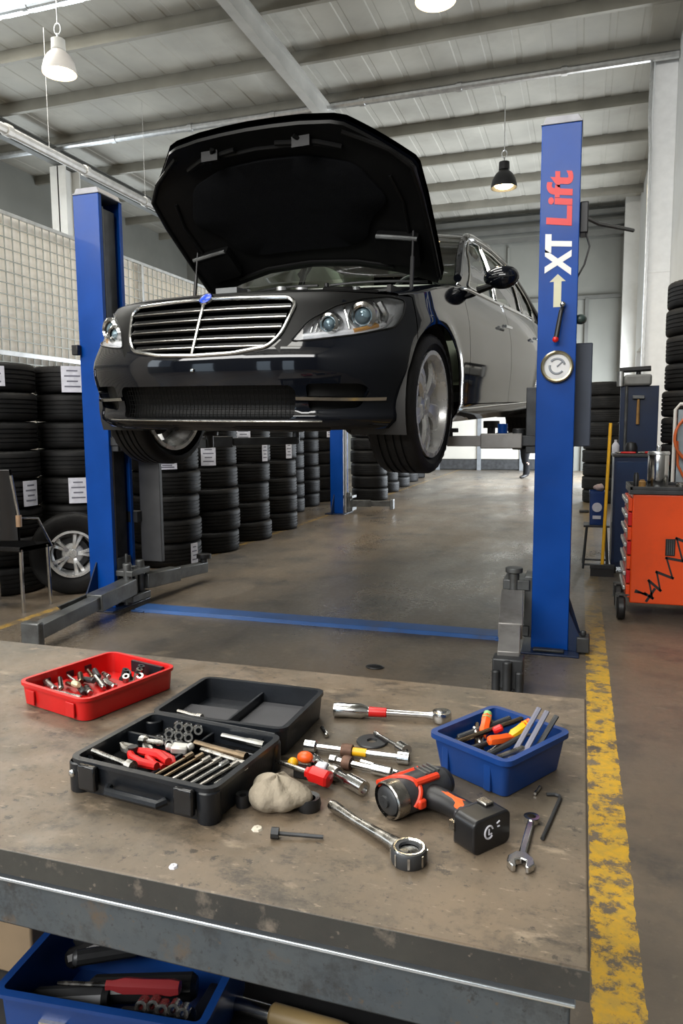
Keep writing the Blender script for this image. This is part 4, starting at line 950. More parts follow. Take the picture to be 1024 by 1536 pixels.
# radiator cover and engine bay
sx = np.linspace(-.98, .98, 40); b = MB(); R = [[V(p) for p in PS(sx, np.full(40, .80), 0)]]
R[0] = [V((p.x, p.y, p.z+.002)) for p in R[0]]
R.append([V((p.x*.985, p.y+.05, .818)) for p in R[0]]); R.append([V((p.x*.92, .36+abs(p.x)*.22, .836)) for p in R[0]]); R.append([V((p.x*.86, .50+abs(p.x)*.16, .834)) for p in R[0]]); R.append([V((p.x*.86, .52+abs(p.x)*.16, .70)) for p in R[0]])
b.rings(R, closed=False); rc = b.build('radiator_cover', M_trimblk, car, ang=50)
for x in (-.62, -.22, .22, .62): MB().cyl((x, .40+abs(x)*.1, .83), (x, .40+abs(x)*.1, .845), .018, n=10).build('cover_clip', M_steel, rc)
MB().box2((-.06, .30, .83), (.06, .40, .86)).build('bonnet_catch', M_steel, rc)
bay = MB(); bay.box2((-.74, .5, .50), (.74, 1.42, .52)); bay.box2((-.76, .55, .5), (-.74, 1.45, .86)); bay.box2((.74, .55, .5), (.76, 1.45, .86)); bay.box2((-.76, 1.40, .5), (.76, 1.44, .93)); bay.build('engine_bay', M_under, car)
b = MB(); b.box2((-.27, .62, .60), (.27, 1.22, .84)); b.box2((-.20, .70, .84), (.20, 1.15, .872)); 
for q in range(6): b.box2((-.18, .72+q*.07, .872), (.18, .745+q*.07, .885))
b.build('engine_cover', pm('engine_grey', (.06, .06, .06), .4), car, bevel=.02)
MB().box2((.34, .60, .62), (.62, .95, .85)).build('air_box', M_trimblk, car, bevel=.03); MB().box2((-.64, .60, .62), (-.34, .98, .84)).build('air_box', M_trimblk, car, bevel=.03)
b = MB(); b.tube([(.45, .9, .84), (.36, 1.0, .89), (.2, 1.0, .90)], .045, 12); b.build('intake_hose', M_rubber, car); b = MB(); b.tube([(-.45, .9, .84), (-.36, 1.0, .89), (-.2, 1.0, .90)], .045, 12); b.build('intake_hose', M_rubber, car); b = MB(); b.tube([(-.5, 1.1, .82), (0, 1.28, .90), (.5, 1.1, .84)], .014, 8); b.build('coolant_pipe', M_rubber, car)
for x in (-.56, .56):
    b = MB(); b.lathe([(.001, .91), (.05, .91), (.085, .89), (.10, .84), (.11, .7)], (x, 1.1, 0), n=24); b.build('strut_tower', M_steel, car)
b = MB(); b.tube([(-.56, 1.1, .915), (-.2, 1.3, .93), (.2, 1.3, .93), (.56, 1.1, .915)], .015, 8); b.build('strut_brace', M_steel, car)
b = MB(); b.lathe([(.06, .70), (.07, .80), (.06, .88), (.03, .885), (.03, .90), (.001, .90)], (.50, 1.24, 0), n=20); b.build('fluid_tank', pm('tank_white', (.55, .54, .48), .5), car); b = MB(); b.lathe([(.05, .7), (.055, .84), (.03, .87), (.001, .87)], (-.18, .58, 0), n=18); b.build('fluid_tank', bpy.data.materials['tank_white'], car)
b = MB(); b.box2((-.62, 1.08, .66), (-.42, 1.34, .88)); b.build('battery', M_black, car, bevel=.01)
for q_ in (((.28, .56, .80), (.28, .56, .875), .03), ((-.08, .60, .84), (-.08, .60, .892), .035), ((.12, .64, .86), (.12, .64, .90), .026)): MB().cyl(*q_).build('filler_cap', M_galv, car)
# cowl
b = MB(); xs = np.linspace(-.80, .80, 25); cf = lambda x: 1.50-.24*(1-(np.abs(x)/.82)**2)
b.rings([[V((x, cf(x)+dy, z)) for x in xs] for dy, z in ((-.02, .90), (-.12, .935), (-.10, .955), (.03, .975), (.05, .94))], closed=False); b.build('cowl_panel', M_trimblk, car, ang=50)
for x0, x1 in ((-.55, .02), (.10, .66)):
    b = MB(); b.tube([V((x, cf(x)+.02-.0, .995+.01*math.sin((x-x0)*5))) for x in np.linspace(x0, x1, 8)], .008, 6); b.cyl((x0, cf(x0)-.03, .96), (x0, cf(x0)-.03, 1.0), .014); b.build('wiper', M_black, car)
# greenhouse
RY = [1.42, 1.65, 1.90, 2.12, 2.35, 2.9, 3.5, 3.85, 4.15, 4.45, 4.75]; RZv = [.985, 1.145, 1.285, 1.375, 1.418, 1.445, 1.425, 1.375, 1.285, 1.15, 1.0]; RX = [.845, .79, .735, .695, .668, .655, .655, .662, .69, .74, .80]
_gy = np.linspace(1.42, 4.75, 300)
def _gs(v): 
    w = np.interp(_gy, RY, v); k = np.ones(15)/15; return np.convolve(np.pad(w, 7, 'edge'), k, 'valid')
_rz, _rx = _gs(RZv), _gs(RX); rz = lambda y: np.interp(y, _gy, _rz); rx = lambda y: np.interp(y, _gy, _rx)
def bx(y): p = PS(np.array([s_y(float(q)) for q in np.atleast_1d(y)]), ZT(np.atleast_1d(y))); return p[:, 0]-.05
zb = lambda y: ZT(y)+.010
_by = np.linspace(1.3, 4.9, 120); _bx = bx(_by)
def GS(sg):
    def f(y, z, off=0.):
        y = np.asarray(y, float); z = np.asarray(z, float); b0 = zb(y); t = (z-b0)/np.maximum(rz(y)-b0, .02)
        x = np.interp(y, _by, _bx)*(1-t)+rx(y)*t+.022*np.sin(np.clip(t, -.2, 1.2)*PI)*np.minimum(1, (rz(y)-b0)/.3)+off
        return np.stack([sg*x, y, z], -1)
    return f
ysl = np.linspace(1.46, 4.70, 50)
W1 = roundpoly([(1.74, 1.005), (1.93, 1.235), (2.12, 1.335), (2.34, 1.378), (2.50, 1.388), (2.50, 1.008)], .02, 3)
W2 = roundpoly([(2.575, 1.008), (2.575, 1.392), (2.95, 1.398), (3.45, 1.372), (3.54, 1.02)], .02, 3)
W3 = roundpoly([(3.60, 1.022), (3.53, 1.36), (3.80, 1.318), (4.02, 1.235), (4.20, 1.10), (4.18, 1.04)], .02, 3)
for sg in (1, -1):
    g = GS(sg); sgn = 1 if sg > 0 else -1
    outl = [(y, float(zb(y))-.006) for y in ysl]+[(y, float(rz(y))-.004) for y in ysl[::-1]]
    fr = panel('side_frame', M_paint, car, g, outl, [W1, W2, W3], st=.05, sign=sgn)
    for w_ in (W1, W2, W3):
        panel('side_window', M_carglass, fr, lambda a, c: g(a, c, -.008), w_, st=.08, flange=0, sign=sgn)
        b = MB(); surf_tube(b, w_, .007, .002, 6, True, fn=g); b.build('window_trim', M_chrome if w_ is not W1 else M_chrome, fr)
    b = MB(); ys_ = np.linspace(1.44, 4.72, 60); b.tube([V((sg*rx(y), y, rz(y))) for y in ys_], .024, 10); b.build('roof_rail', M_paint, car)
    b = MB(); b.tube([V((sg*(rx(y)+.02), y-.006, rz(y)-.008)) for y in np.linspace(1.5, 3.3, 30)], .006, 6); b.build('rail_chrome', M_chrome, car)
def RF(dome):
    def f(u, y):
        x = u*rx(y); return np.stack([x, y+0*u, rz(y)+.012+dome*(1-u*u)], -1)
    return f
panel('roof', M_paint, car, RF(.045), [(-1, 2.22), (1, 2.22), (1, 3.72), (-1, 3.72)], st=.1, flange=.02)
def WS(y0, y1, bow, dome):
    def f(u, t):
        y = y0+(y1-y0)*t; x = u*rx(y); q = 1-u*u
        return np.stack([x, y-bow*q*(1-.55*t), rz(y)+.006+dome*q*t], -1)
    return f
panel('windscreen', M_carglass, car, WS(1.46, 2.23, .20, .045), [(-.97, 0), (.97, 0), (.97, 1), (-.97, 1)], st=.08, flange=0)
panel('rear_window', M_carglass, car, WS(4.66, 3.71, -.12, .045), [(-.97, 0), (.97, 0), (.97, 1), (-.97, 1)], st=.08, flange=0, sign=-1)
b = MB(); xs = np.linspace(-.80, .80, 17); b.rings([[V((x, y, z+.02*(1-(x/.8)**2))) for x in xs] for y, z in ((4.52, .985), (4.8, 1.0), (5.0, .985), (5.09, .955))], closed=False); b.build('boot_lid', M_paint, car, ang=60)
b = MB(); b.box2((-.55, 5.085, .62), (.55, 5.12, .78)); b.build('number_plate_recess', M_trimblk, car, bevel=.01)
for sg in (1, -1):
    b = MB(); sx = np.linspace(s_y(4.75), SMAX-.45, 14); b.rings([[V(p) for p in PS(sg*sx, np.full(14, z), .006)] for z in (.70, .88)], closed=False); b.build('tail_light', M_red, car)
# cabin
b = MB(); b.rings([[V((x, (1.42 if k < 2 else 2.0)-.18*(1-(x/.78)**2)*(k < 2), z)) for x in np.linspace(-.76, .76, 13)] for k, z in ((0, .94), (1, .975), (2, 1.0), (3, .7))], closed=False); b.box2((-.76, 1.6, .3), (.76, 4.4, .36)); b.build('dashboard', pm('cabin_grey', (.50, .54, .46), .7), car)
M_seat = pm('seat_leather', (.38, .38, .32), .5)
for x, y in ((.38, 2.55), (-.38, 2.55), (.38, 3.6), (-.38, 3.6)):
    st_ = MB().box((x, y-.1, .55), (.52, .55, .22)).build('seat', M_seat, car, bevel=.06, seg=3); MB().box((x, y+.22, .86), (.5, .16, .66), (-.2, 0, 0)).build('backrest', M_seat, st_, bevel=.06, seg=3); MB().box((x, y+.30, 1.24), (.26, .10, .18)).build('headrest', M_seat, st_, bevel=.04, seg=3)
b = MB(); b.tube([V((.38+.18*math.cos(a), 2.02+.06*math.sin(a), .98+.17*math.sin(a))) for a in np.linspace(0, 2*PI, 25)[:-1]], .015, 8, closed=True); b.cyl((.38, 2.0, .97), (.38, 1.85, .9), .04); b.build('steering_wheel', M_black, car)
b = MB(); b.box((0, 2.02, 1.335), (.22, .03, .06)); b.build('rear_view_mirror', M_black, car, bevel=.01)
# mirrors
for sg in (1, -1):
    b = MB(); b.sphere((sg*1.005, 1.83, 1.055), .105, (1.05, .62, .66), 24, 14, f=lambda q: V((q.x, min(q.y, .035), q.z*(1.0+.9*q.x*sg)))); m_ = b.build('mirror', M_paint, car, ang=50)
    MB().tube([(sg*.86, 1.82, .985), (sg*.95, 1.82, 1.01)], [.024, .020], 10).build('mirror_foot', M_trimblk, m_)
    b = MB(); b.rings([[V((sg*1.005+.09*math.cos(a)*k, 1.866+k*0, 1.045+(.058*math.sin(a)+.01)*k)) for a in np.linspace(0, 2*PI, 24)[:-1]] for k in (.02, 1)]); b.build('mirror_glass', M_chrome, m_)
    b = MB(); b.tube([(sg*.94, 1.775, 1.05), (sg*1.02, 1.765, 1.052), (sg*1.09, 1.79, 1.056)], .006, 6); b.build('mirror_indicator', M_trimblk, m_)
# wheels
for sg in (1, -1):
    for cy, zz in ((WY-.008, .292), (RWY, .31)):
        wheel('wheel', car, R=.350, W=.25, rr=.268, spk=dict(n=5, split=.11, wd=.062), loc=(sg*.795, cy, zz), rot=(0, sg*PI/2, 0))
# bonnet: hinged at the cowl, standing open
HT = math.radians(39); H0 = V((-.02, 1.45, .975))
def HD(k):   # outer skin k=0, liner k>0 lies below
    def f(v, s_, off=0.):
        v = np.asarray(v, float); s_ = np.asarray(s_, float); n = .05*(1-(v/.82)**2)*(.5+.5*np.clip(s_/.5, 0, 1))*np.clip((1.17-s_)/.3, 0, 1) - .03*np.clip((s_-.9)/.27, 0, 1.2)**2 - k + off
        return np.stack([v+H0.x, H0.y-s_*math.cos(HT)+n*math.sin(HT)*1., H0.z+s_*math.sin(HT)+n*math.cos(HT)], -1)
    return f
half = [(.0, .205), (.30, .185), (.55, .125), (.70, .065), (.765, .035), (.785, .09), (.80, .30), (.815, .60), (.815, .785), (.80, .82), (.52, 1.075), (.46, 1.098), (.30, 1.122), (.15, 1.132), (0, 1.136)]
ho = half+[(-a, c) for a, c in half[::-1][1:-1]]
hood = panel('bonnet', M_paint, car, HD(0), ho, st=.05, flange=.03)
inn = lambda k, d=0: [(a*k, .60+(c-.60)*k+d) for a, c in ho]
ip = panel('bonnet_liner', M_trimblk, hood, HD(.032), inn(.985), st=.05, flange=-.02, sign=-1)
def lump(name, poly, mat, h, r=.03):
    """raised pad on the liner, towards the engine"""
    b = MB(); base = resample(poly, .03); ce = base.mean(0); R = []
    for k, hh in ((1., .030), (1., .030+h*.75), (.985, .030+h), (.6, .030+h+.004), (.05, .030+h+.006)):
        q = ce+(base-ce)*k; R.append([V(p) for p in HD(hh)(q[:, 0], q[:, 1])])
    b.rings(R, cap1=True); return b.build(name, mat, hood, ang=40)
pad = [(.0, .34), (.30, .34), (.42, .38), (.47, .50), (.62, .62), (.50, .84), (.26, .925), (0, .94)]; pad = pad+[(-a, c) for a, c in pad[::-1][1:-1]]
lump('bonnet_insulation', roundpoly(pad, .06), M_pad, .018)
for sg in (1, -1):
    q = [(sg*a, c) for a, c in ((.46, .24), (.70, .20), (.73, .40), (.48, .43))]; q = q if sg > 0 else q[::-1]
    hb_ = lump('hinge_box', roundpoly(q, .02, 3), M_trimblk, .05)
    b = MB(); surf_tube(b, [(sg*.49, .425), (sg*.725, .396)], .013, 0, 8, fn=lambda v, s_, o: HD(.078)(v, s_)); b.build('box_edge', M_steel, hb_)
    b = MB(); surf_tube(b, [(sg*.775, .10), (sg*.79, .34), (sg*.80, .62), (sg*.79, .80), (sg*.70, .90), (sg*.49, 1.035)], .013, 0, 8, fn=lambda v, s_, o: HD(.036)(v, s_)); surf_tube(b, [(sg*.66, .30), (sg*.69, .60), (sg*.66, .76)], .010, 0, 8, fn=lambda v, s_, o: HD(.036)(v, s_)); b.build('edge_rib', M_trimblk, hood)
    b = MB(); surf_tube(b, [(sg*.12, 1.03), (sg*.34, 1.0), (sg*.46, .95)], .014, 0, 8, fn=lambda v, s_, o: HD(.04)(v, s_)); surf_tube(b, [(sg*.24, 1.06), (sg*.30, .97)], .012, 0, 8, fn=lambda v, s_, o: HD(.04)(v, s_))
    c_ = HD(.05)(np.array([sg*.27]), np.array([1.02]))[0]; b.box(c_, (.10, .03, .05)); b.build('latch', M_trimblk, hood)
    a0 = V((sg*.70, 1.02, .87)); a1 = V(HD(.04)(np.array([sg*.70]), np.array([.42]))[0]); b = MB(); b.tube([a0, a0.lerp(a1, .6)], .011, 8); b.tube([a0.lerp(a1, .6), a1], .006, 8); b.build('gas_strut', M_black, car)
b = MB(); surf_tube(b, [(-.46, .95), (-.3, .99), (0, 1.01), (.3, .99), (.46, .95)], .012, 0, 8, fn=lambda v, s_, o: HD(.038)(v, s_)); b.build('cross_rib', M_trimblk, hood); b = MB(); surf_tube(b, [(-.52, .18), (-.3, .23), (0, .25), (.3, .23), (.52, .18)], .012, 0, 8, fn=lambda v, s_, o: HD(.036)(v, s_)); b.build('cross_rib', M_trimblk, hood)
# pose on the lift
_a, _b, _r = CARPOSE[3:]
fw = V((-math.sin(_a), -math.cos(_a), 0)); lf = V((math.cos(_a), -math.sin(_a), 0)); up = V((0, 0, 1))
fw2 = fw*math.cos(_b)-up*math.sin(_b); up2 = up*math.cos(_b)+fw*math.sin(_b); lf2 = lf*math.cos(_r)+up2*math.sin(_r); up3 = up2*math.cos(_r)-lf*math.sin(_r)
car.matrix_world = Matrix.Translation(V(CARPOSE[:3])) @ Matrix((lf2, -fw2, up3)).transposed().to_4x4()
# ------------------------------------------------------------------ the workbench and what lies on it
def bench_mat(name, c0, c1, dark, light, sc=1., rough=.42, metal=.0):
    m, nt, b = _nt(name); L = nt.links.new; tc = N(nt, 'ShaderNodeTexCoord')
    def noise(s, d=8., r=.65, st=None):
        n = N(nt, 'ShaderNodeTexNoise', Scale=s*sc, Detail=d, Roughness=r)
        if st: mp = N(nt, 'ShaderNodeMapping'); mp.inputs['Scale'].default_value = st; L(tc.outputs['Object'], mp.inputs[0]); L(mp.outputs[0], n.inputs['Vector'])
        else: L(tc.outputs['Object'], n.inputs['Vector'])
        return n.outputs['Fac']
    def rng(v, a, b_, lo=0., hi=1.):
        r = N(nt, 'ShaderNodeMapRange'); r.inputs['From Min'].default_value = a; r.inputs['From Max'].default_value = b_; r.inputs['To Min'].default_value = lo; r.inputs['To Max'].default_value = hi; L(v, r.inputs['Value']); return r.outputs['Result']
    def mix(f, a, c):
        x = N(nt, 'ShaderNodeMix', data_type='RGBA'); L(f, x.inputs['Factor'])
        for k, v in (('A', a), ('B', c)):
            if isinstance(v, tuple): x.inputs[k].default_value = (*v, 1)
            else: L(v, x.inputs[k])
        return x.outputs['Result']
    base = mix(rng(noise(2.4, 6.), .38, .62), c0, c1)
    base = mix(rng(noise(14., 9., .7), .53, .70, 0, .65), base, dark)
    base = mix(rng(noise(4.2, 11., .78, (1, 1.6, 1)), .545, .64, 0, .8), base, dark)
    base = mix(rng(noise(9., 6., .6, (1, 2.2, 1)), .60, .70, 0, .8), base, light)
    base = mix(rng(noise(26., 7., .7), .60, .66, 0, .8), base, dark)
    base = mix(rng(noise(90., 4., .6), .60, .72, 0, .6), base, dark)
    base = mix(rng(noise(38., 5., .6, (1, 2.5, 1)), .64, .70, 0, .7), base, light)
    L(base, b.inputs['Base Color']); b.inputs['Metallic'].default_value = metal
    L(rng(noise(6., 8., .7), .35, .65, rough-.14, rough+.16), b.inputs['Roughness']); b.inputs['Specular IOR Level'].default_value = .5
    bp = N(nt, 'ShaderNodeBump', Strength=.15, Distance=.002); L(noise(55., 6., .7), bp.inputs['Height']); L(bp.outputs['Normal'], b.inputs['Normal'])
    return m
M_top = bench_mat('bench_top', (.168, .126, .086), (.098, .080, .058), (.034, .029, .024), (.28, .22, .155), 1.5)
M_apron = bench_mat('bench_frame', (.075, .092, .108), (.115, .128, .135), (.045, .045, .045), (.15, .11, .075), 1.6, .38, .35)
M_edge = bench_mat('bench_edge', (.066, .065, .058), (.045, .045, .043), (.06, .055, .05), (.26, .22, .18), 2., .42, .2)
bench = thing('workbench', 'heavy steel workbench with worn stained top in the foreground', 'workbench', (-.80, 1.09, 0))
TZ = .74
top = MB().box2((-.80, -.383, .706), (.822, .383, TZ)).build('bench_top', M_top, bench, bevel=.003)
MB().box2((-.80, -.3835, .7065), (.8225, -.3815, .7385)).build('edge_band', M_edge, top)
MB().box2((-.76, -.3785, .632), (.805, -.345, .6965)).build('front_rail', M_apron, bench, bevel=.003)
MB().box2((-.762, -.3815, .6935), (.81, -.35, .6985)).build('rail_highlight', pm('painted_sky_glint', (.62, .68, .73), .25, .8), bench, bevel=.0015)  # pale metal strip stands in for the sky reflection along the rail's top edge
MB().box2((-.76, .345, .635), (.805, .365, .700)).build('rear_rail', M_apron, bench, bevel=.003)
for sx in (-.77, .765): MB().box2((sx, -.345, .635), (sx+.02, .345, .700)).build('side_rail', M_apron, bench, bevel=.003)
MB().box2((-.79, -.372, .6985), (.81, .35, .706)).build('packing_strip', M_black, bench)
for x in (-.76, .735):
    for y in (-.372, .302): MB().box2((x, y, 0), (x+.06, y+.06, .70)).build('leg', M_apron, bench, bevel=.004)
MB().box2((-.75, -.34, .325), (.79, .34, .345)).build('shelf', pm('shelf_steel', (.05, .052, .055), .5, .3), bench, bevel=.003)
MB().box2((.70, -.376, .42), (.735, -.350, .632)).build('corner_plate', M_apron, bench, bevel=.003)

SZb = .345
t = thing('cardboard_box', 'brown cardboard box on the shelf under the left side of the bench', 'box', (-1.06, 1.06, SZb))
MB().box2((-.20, -.13, 0), (.20, .13, .27)).build('carton', pm('cardboard', (.28, .20, .12), .8, var=.15), t, bevel=.004)
for sg in (-1, 1): MB().box2((-.198, sg*.002, .27), (.198, sg*.128, .274)).build('flap', bpy.data.materials['cardboard'], t)

def tray(b, w, d, h, r, th=.004, lip=.005, taper=.96, floor=.004, liph=.006):
    R = []
    for (k, off, z) in ((taper, -.004, 0), (taper, 0, .002), (1, 0, h-liph), (1, lip, h-liph), (1, lip, h), (1, -th, h), (taper, -th, floor)):
        R.append(rrect(w*k+2*off, d*k+2*off, max(.002, r+off), 4, z))
    b.rings(R, cap0=True, cap1=True); return b
def rod(name, p0, p1, r, mat, label, cat, group=None, head=None, n=10):
    """a small turned steel piece: p0 -> p1 with an optional thicker head at p1"""
    p0, p1 = V(p0), V(p1); b = MB(); d = (p1-p0)
    if head: q = p1-d.normalized()*head[1]; b.tube([p0, q, q, p1], [r, r, head[0], head[0]], n)
    else: b.tube([p0, p0+d.normalized()*r*.4, p1-d.normalized()*r*.4, p1], [r*.7, r, r, r*.7], n)
    return tag(b.build(name, mat), label, cat, group)
def screwdriver(p0, p1, hc, label, r=.0105, frac=.5, group=None, collar=None):
    """handle at p0, blade tip at p1"""
    p0, p1 = V(p0), V(p1); d = (p1-p0); L = d.length; d.normalize()
    t = thing('screwdriver', label, 'screwdriver', p0, d.to_track_quat('Z', 'Y').to_euler(), group)
    b = MB(); h = L*frac; b.lathe([(.001, 0), (r*.8, .002), (r, h*.12), (r*.92, h*.5), (r, h*.75), (r*.6, h*.92), (r*.62, h), (.001, h)], n=12, f=lambda i, k, rr, hh: (rr*(1 if k % 2 else .9), hh)); b.build('handle', hc, t)
    if collar: MB().lathe([(.001, -.004), (r*.8, -.003), (r*.9, h*.16), (r*1.02, h*.2), (r*1.02, h*.22), (.001, h*.22)], n=12).build('handle_cap', collar, t)
    b = MB(); b.tube([(0, 0, h), (0, 0, L-.008), (0, 0, L)], [r*.28, r*.28, r*.18], 8); b.build('blade', M_worn, t); return t

# --- blue bin on the shelf below
t = thing('parts_bin', 'blue plastic bin full of tools on the shelf under the bench', 'bin', (-.640, .895, SZb), (0, 0, .10))
tray(MB(), .315, .20, .118, .012, lip=.008).build('shell', M_bplas, t, ang=30)
MB().box2((-.09, -.105, .075), (-.05, -.099, .083)).build('label_clip', M_chrome, t)
def inb(x, y, z): c, s_ = math.cos(.10), math.sin(.10); return V((-.640+x*c-y*s_, .895+x*s_+y*c, SZb+z))
screwdriver(inb(.10, -.035, .112), inb(-.09, -.055, .104), pm('dark_red', (.22, .022, .025), .35), 'screwdriver with dark red handle across the blue bin on the shelf', .012, .6)
GS_ = 'loose tools in the blue bin under the bench'
for i, (a, c_, r, m, nm, lb, cat) in enumerate((((-.13, .03, .07), (-.05, .06, .10), .016, M_black, 'rubber_grip', 'black rubber grip at the back left of the shelf bin', 'grip'), ((-.10, .0, .10), (-.02, .06, .085), .012, M_dsteel, 'steel_bar', 'dark steel bar in the middle of the shelf bin', 'bar'), ((.0, .05, .10), (.06, .03, .13), .009, M_bplas, 'plastic_tube', 'blue plastic tube standing in the shelf bin', 'tube'), ((-.14, .07, .08), (.12, .075, .085), .013, M_dsteel, 'steel_bar', 'long dark bar along the back of the shelf bin', 'bar'), ((.02, -.07, .085), (.13, -.055, .09), .010, M_dsteel, 'steel_bar', 'short dark bar at the front right of the shelf bin', 'bar'), ((-.06, -.02, .07), (.1, .02, .07), .02, M_black, 'rubber_grip', 'thick black rubber grip lying deep in the shelf bin', 'grip'), ((-.14, -.05, .06), (-.02, -.03, .07), .02, M_dsteel, 'steel_bar', 'fat grey bar at the left front of the shelf bin', 'bar'))):
    rod(nm, inb(*a), inb(*c_), r, m, lb, cat)
for i in range(5):
    p = inb(.055+.016*i, -.062+.004*(i % 2), .105); b = MB(); b.lathe([(.004, 0), (.0085, 0), (.0085, .022), (.004, .022), (.004, .001)], n=12); o = b.build('socket', M_worn, loc=p, rot=(1.2, 0, .3)); tag(o, '%s from the left of the five small sockets at the front of the shelf bin' % ['first', 'second', 'third', 'fourth', 'fifth'][i], 'socket', 'small sockets in the shelf bin')
t = thing('hammer', 'hammer with chrome shaft and pale wooden handle lying on the bench shelf', 'hammer', (-.52, .955, SZb+.030), (0, 0, -.03))
MB().tube([(0, 0, 0), (.09, 0, 0)], .012, 14).build('shaft', M_chrome, t); MB().lathe([(.0125, 0), (.0165, .004), (.0165, .11), (.015, .125), (.001, .127)], (.088, 0, 0), (1, 0, 0), 16).build('handle', pm('pale_wood', (.30, .21, .09), .5, var=.2), t)
MB().lathe([(.001, -.006), (.017, -.005), (.017, .012), (.012, .016)], (0, 0, 0), (1, 0, 0), 16).build('head', M_chrome, t)
tag(MB().box2((-.16, -.10, 0), (.22, .10, .017)).build('rubber_mat', M_black, loc=(-.40, .96, SZb), bevel=.004), 'black rubber mat under the hammer on the bench shelf', 'mat')

# --- red tray
def xf(cx, cy, yaw, z0=TZ):
    c, s_ = math.cos(yaw), math.sin(yaw); return lambda x, y, z: V((cx+x*c-y*s_, cy+x*s_+y*c, z0+z))
ry = math.radians(-15); RTc = (-.912, 1.212); fr_ = xf(*RTc, ry)
t = thing('socket_tray', 'open red plastic tray of sockets and bits on the bench', 'tray', (*RTc, TZ), (0, 0, ry))
tray(MB(), .198, .226, .046, .020, lip=.004, taper=.975).build('shell', M_red, t, ang=30)
for (x, y) in ((-.085, -.055), (-.085, .0), (-.085, .045)): MB().box2((x-.0105, y-.008, .022), (x-.0065, y+.008, .034)).build('wall_clip', M_case, t)
MB().box2((-.02, .099, .018), (.072, .106, .042)).build('label_patch', M_case, t)
MB().box2((.05, .03, .004), (.0565, .10, .022)).build('divider', M_red, t)
for x in (-.06, .06): MB().box2((x-.012, -.1165, .006), (x+.012, -.113, .034)).build('outer_rib', M_red, t, bevel=.001)
MB().box2((-.080, -.092, .004), (.082, .035, .024)).build('bit_rack', M_red, t)
GR = 'bits in the red tray'; rr = random.Random(5); k = 0
ordn = ['first', 'second', 'third', 'fourth', 'fifth', 'sixth', 'seventh', 'eighth', 'ninth']
for row, (y0, nn) in enumerate(((-.072, 5), (-.028, 5), (.012, 3))):
    for i in range(nn):
        x = -.062+.024*i+row*.006; yy = y0+rr.uniform(-.006, .006)+i*.006; L_ = rr.uniform(.046, .062); a = rr.uniform(-.25, .1)-.35
        dx, dy = math.cos(a)*L_/2, math.sin(a)*L_/2
        rod('steel_bit', fr_(x-dx, yy-dy, .031+.006*(i % 2)), fr_(x+dx, yy+dy, .031+.005*(i % 3)), rr.uniform(.0042, .0064), (M_worn, M_chrome, M_brassy, M_dsteel)[(i+row) % 4], 'steel bit, %s from the left in the %s row of the red tray' % (ordn[i], ('front', 'middle', 'back')[row]), 'bit', GR)
for i in range(7):
    x, y = .012+.018*(i % 3)+.004*(i//3), .045+.017*(i//3); b = MB(); b.lathe([(.0035, .0), (.009, 0), (.009, .020), (.007, .024), (.007, .040), (.0035, .040), (.0035, .012)], n=12)
    tag(b.build('socket', (M_dsteel, M_worn, M_chrome)[i % 3], loc=fr_(x, y, .006), rot=(.5*(i % 2), .3, 0)), '%s of the small upright sockets at the back of the red tray' % ordn[i], 'socket', 'sockets in the red tray')
rod('drive_bar', fr_(-.03, -.090, .031), fr_(.05, -.082, .031), .0042, M_worn, 'long steel drive bar along the front wall of the red tray', 'bar')
rod('brass_plug', fr_(.0, -.062, .044), fr_(.022, -.066, .044), .0065, pm('cream_brass', (.62, .52, .33), .35, .5), 'short cream coloured plug on top of the bits in the red tray', 'plug')

# --- black tool case
cy_ = math.radians(-6.5); CC = (-.572, .943); fc = xf(*CC, cy_)
t = thing('tool_case', 'open black plastic tool case in the middle left of the bench', 'tool case', (*CC, TZ), (0, 0, cy_))
W_, D_ = .252, .190
base = tray(MB(), W_, D_, .052, .016, th=.007, lip=.003, taper=.97, floor=.014).build('base', M_case, t, ang=30)
for (a, c) in (((-.12, .022, .014), (.005, .027, .046)), ((.0, -.085, .014), (.005, .088, .040)), ((.005, .045, .014), (.12, .049, .038))): MB().box2(a, c).build('divider', M_case, base, bevel=.001)
for x in (-.085, .085): MB().box2((x-.016, -.107, .012), (x+.016, -.097, .050)).build('latch', M_blackg, base, bevel=.003)
h = MB(); h.tube([(-.05, -.098, .022), (-.045, -.108, .020), (.045, -.108, .020), (.05, -.098, .022)], .0065, 8); h.build('carry_handle', M_case, base)
for x in (-.115, .112): 
    for y in (-.085, .085): MB().lathe([(.016, .0), (.017, .002), (.017, .044), (.015, .046)], (x*1.0, y*.975, 0), n=14).build('corner_guard', M_case, base)
MB().sphere((-.118, -.100, .030), .006, (1, .6, 1)).build('rivet', M_chrome, base)
ly = D_+.014; lid = tray(MB(), W_*.98, D_*1.0, .050, .016, th=.006, lip=.003, taper=.97, floor=.012).build('lid', M_case, t, loc=(-.018, ly+.002, 0), rot=(0, 0, .10), ang=30)
MB().box2((-.002, -.09, .012), (.003, .09, .034)).build('divider', M_case, lid, bevel=.001); MB().box2((-.115, -.09, .012), (-.002, .02, .024)).build('lid_pad', pm('pad_grey', (.045, .045, .05), .7), lid, bevel=.003); MB().box2((.003, -.03, .012), (.115, .085, .018)).build('lid_pad', bpy.data.materials['pad_grey'], lid, bevel=.003)
MB().cyl((-.11, D_/2+.007, .046), (.11, D_/2+.007, .046), .005, n=10).build('hinge', M_case, t)
MB().box2((-.112, -.082, .014), (.112, .082, .026)).build('foam_insert', M_pad, base)
GC = 'chrome drivers in the tool case'
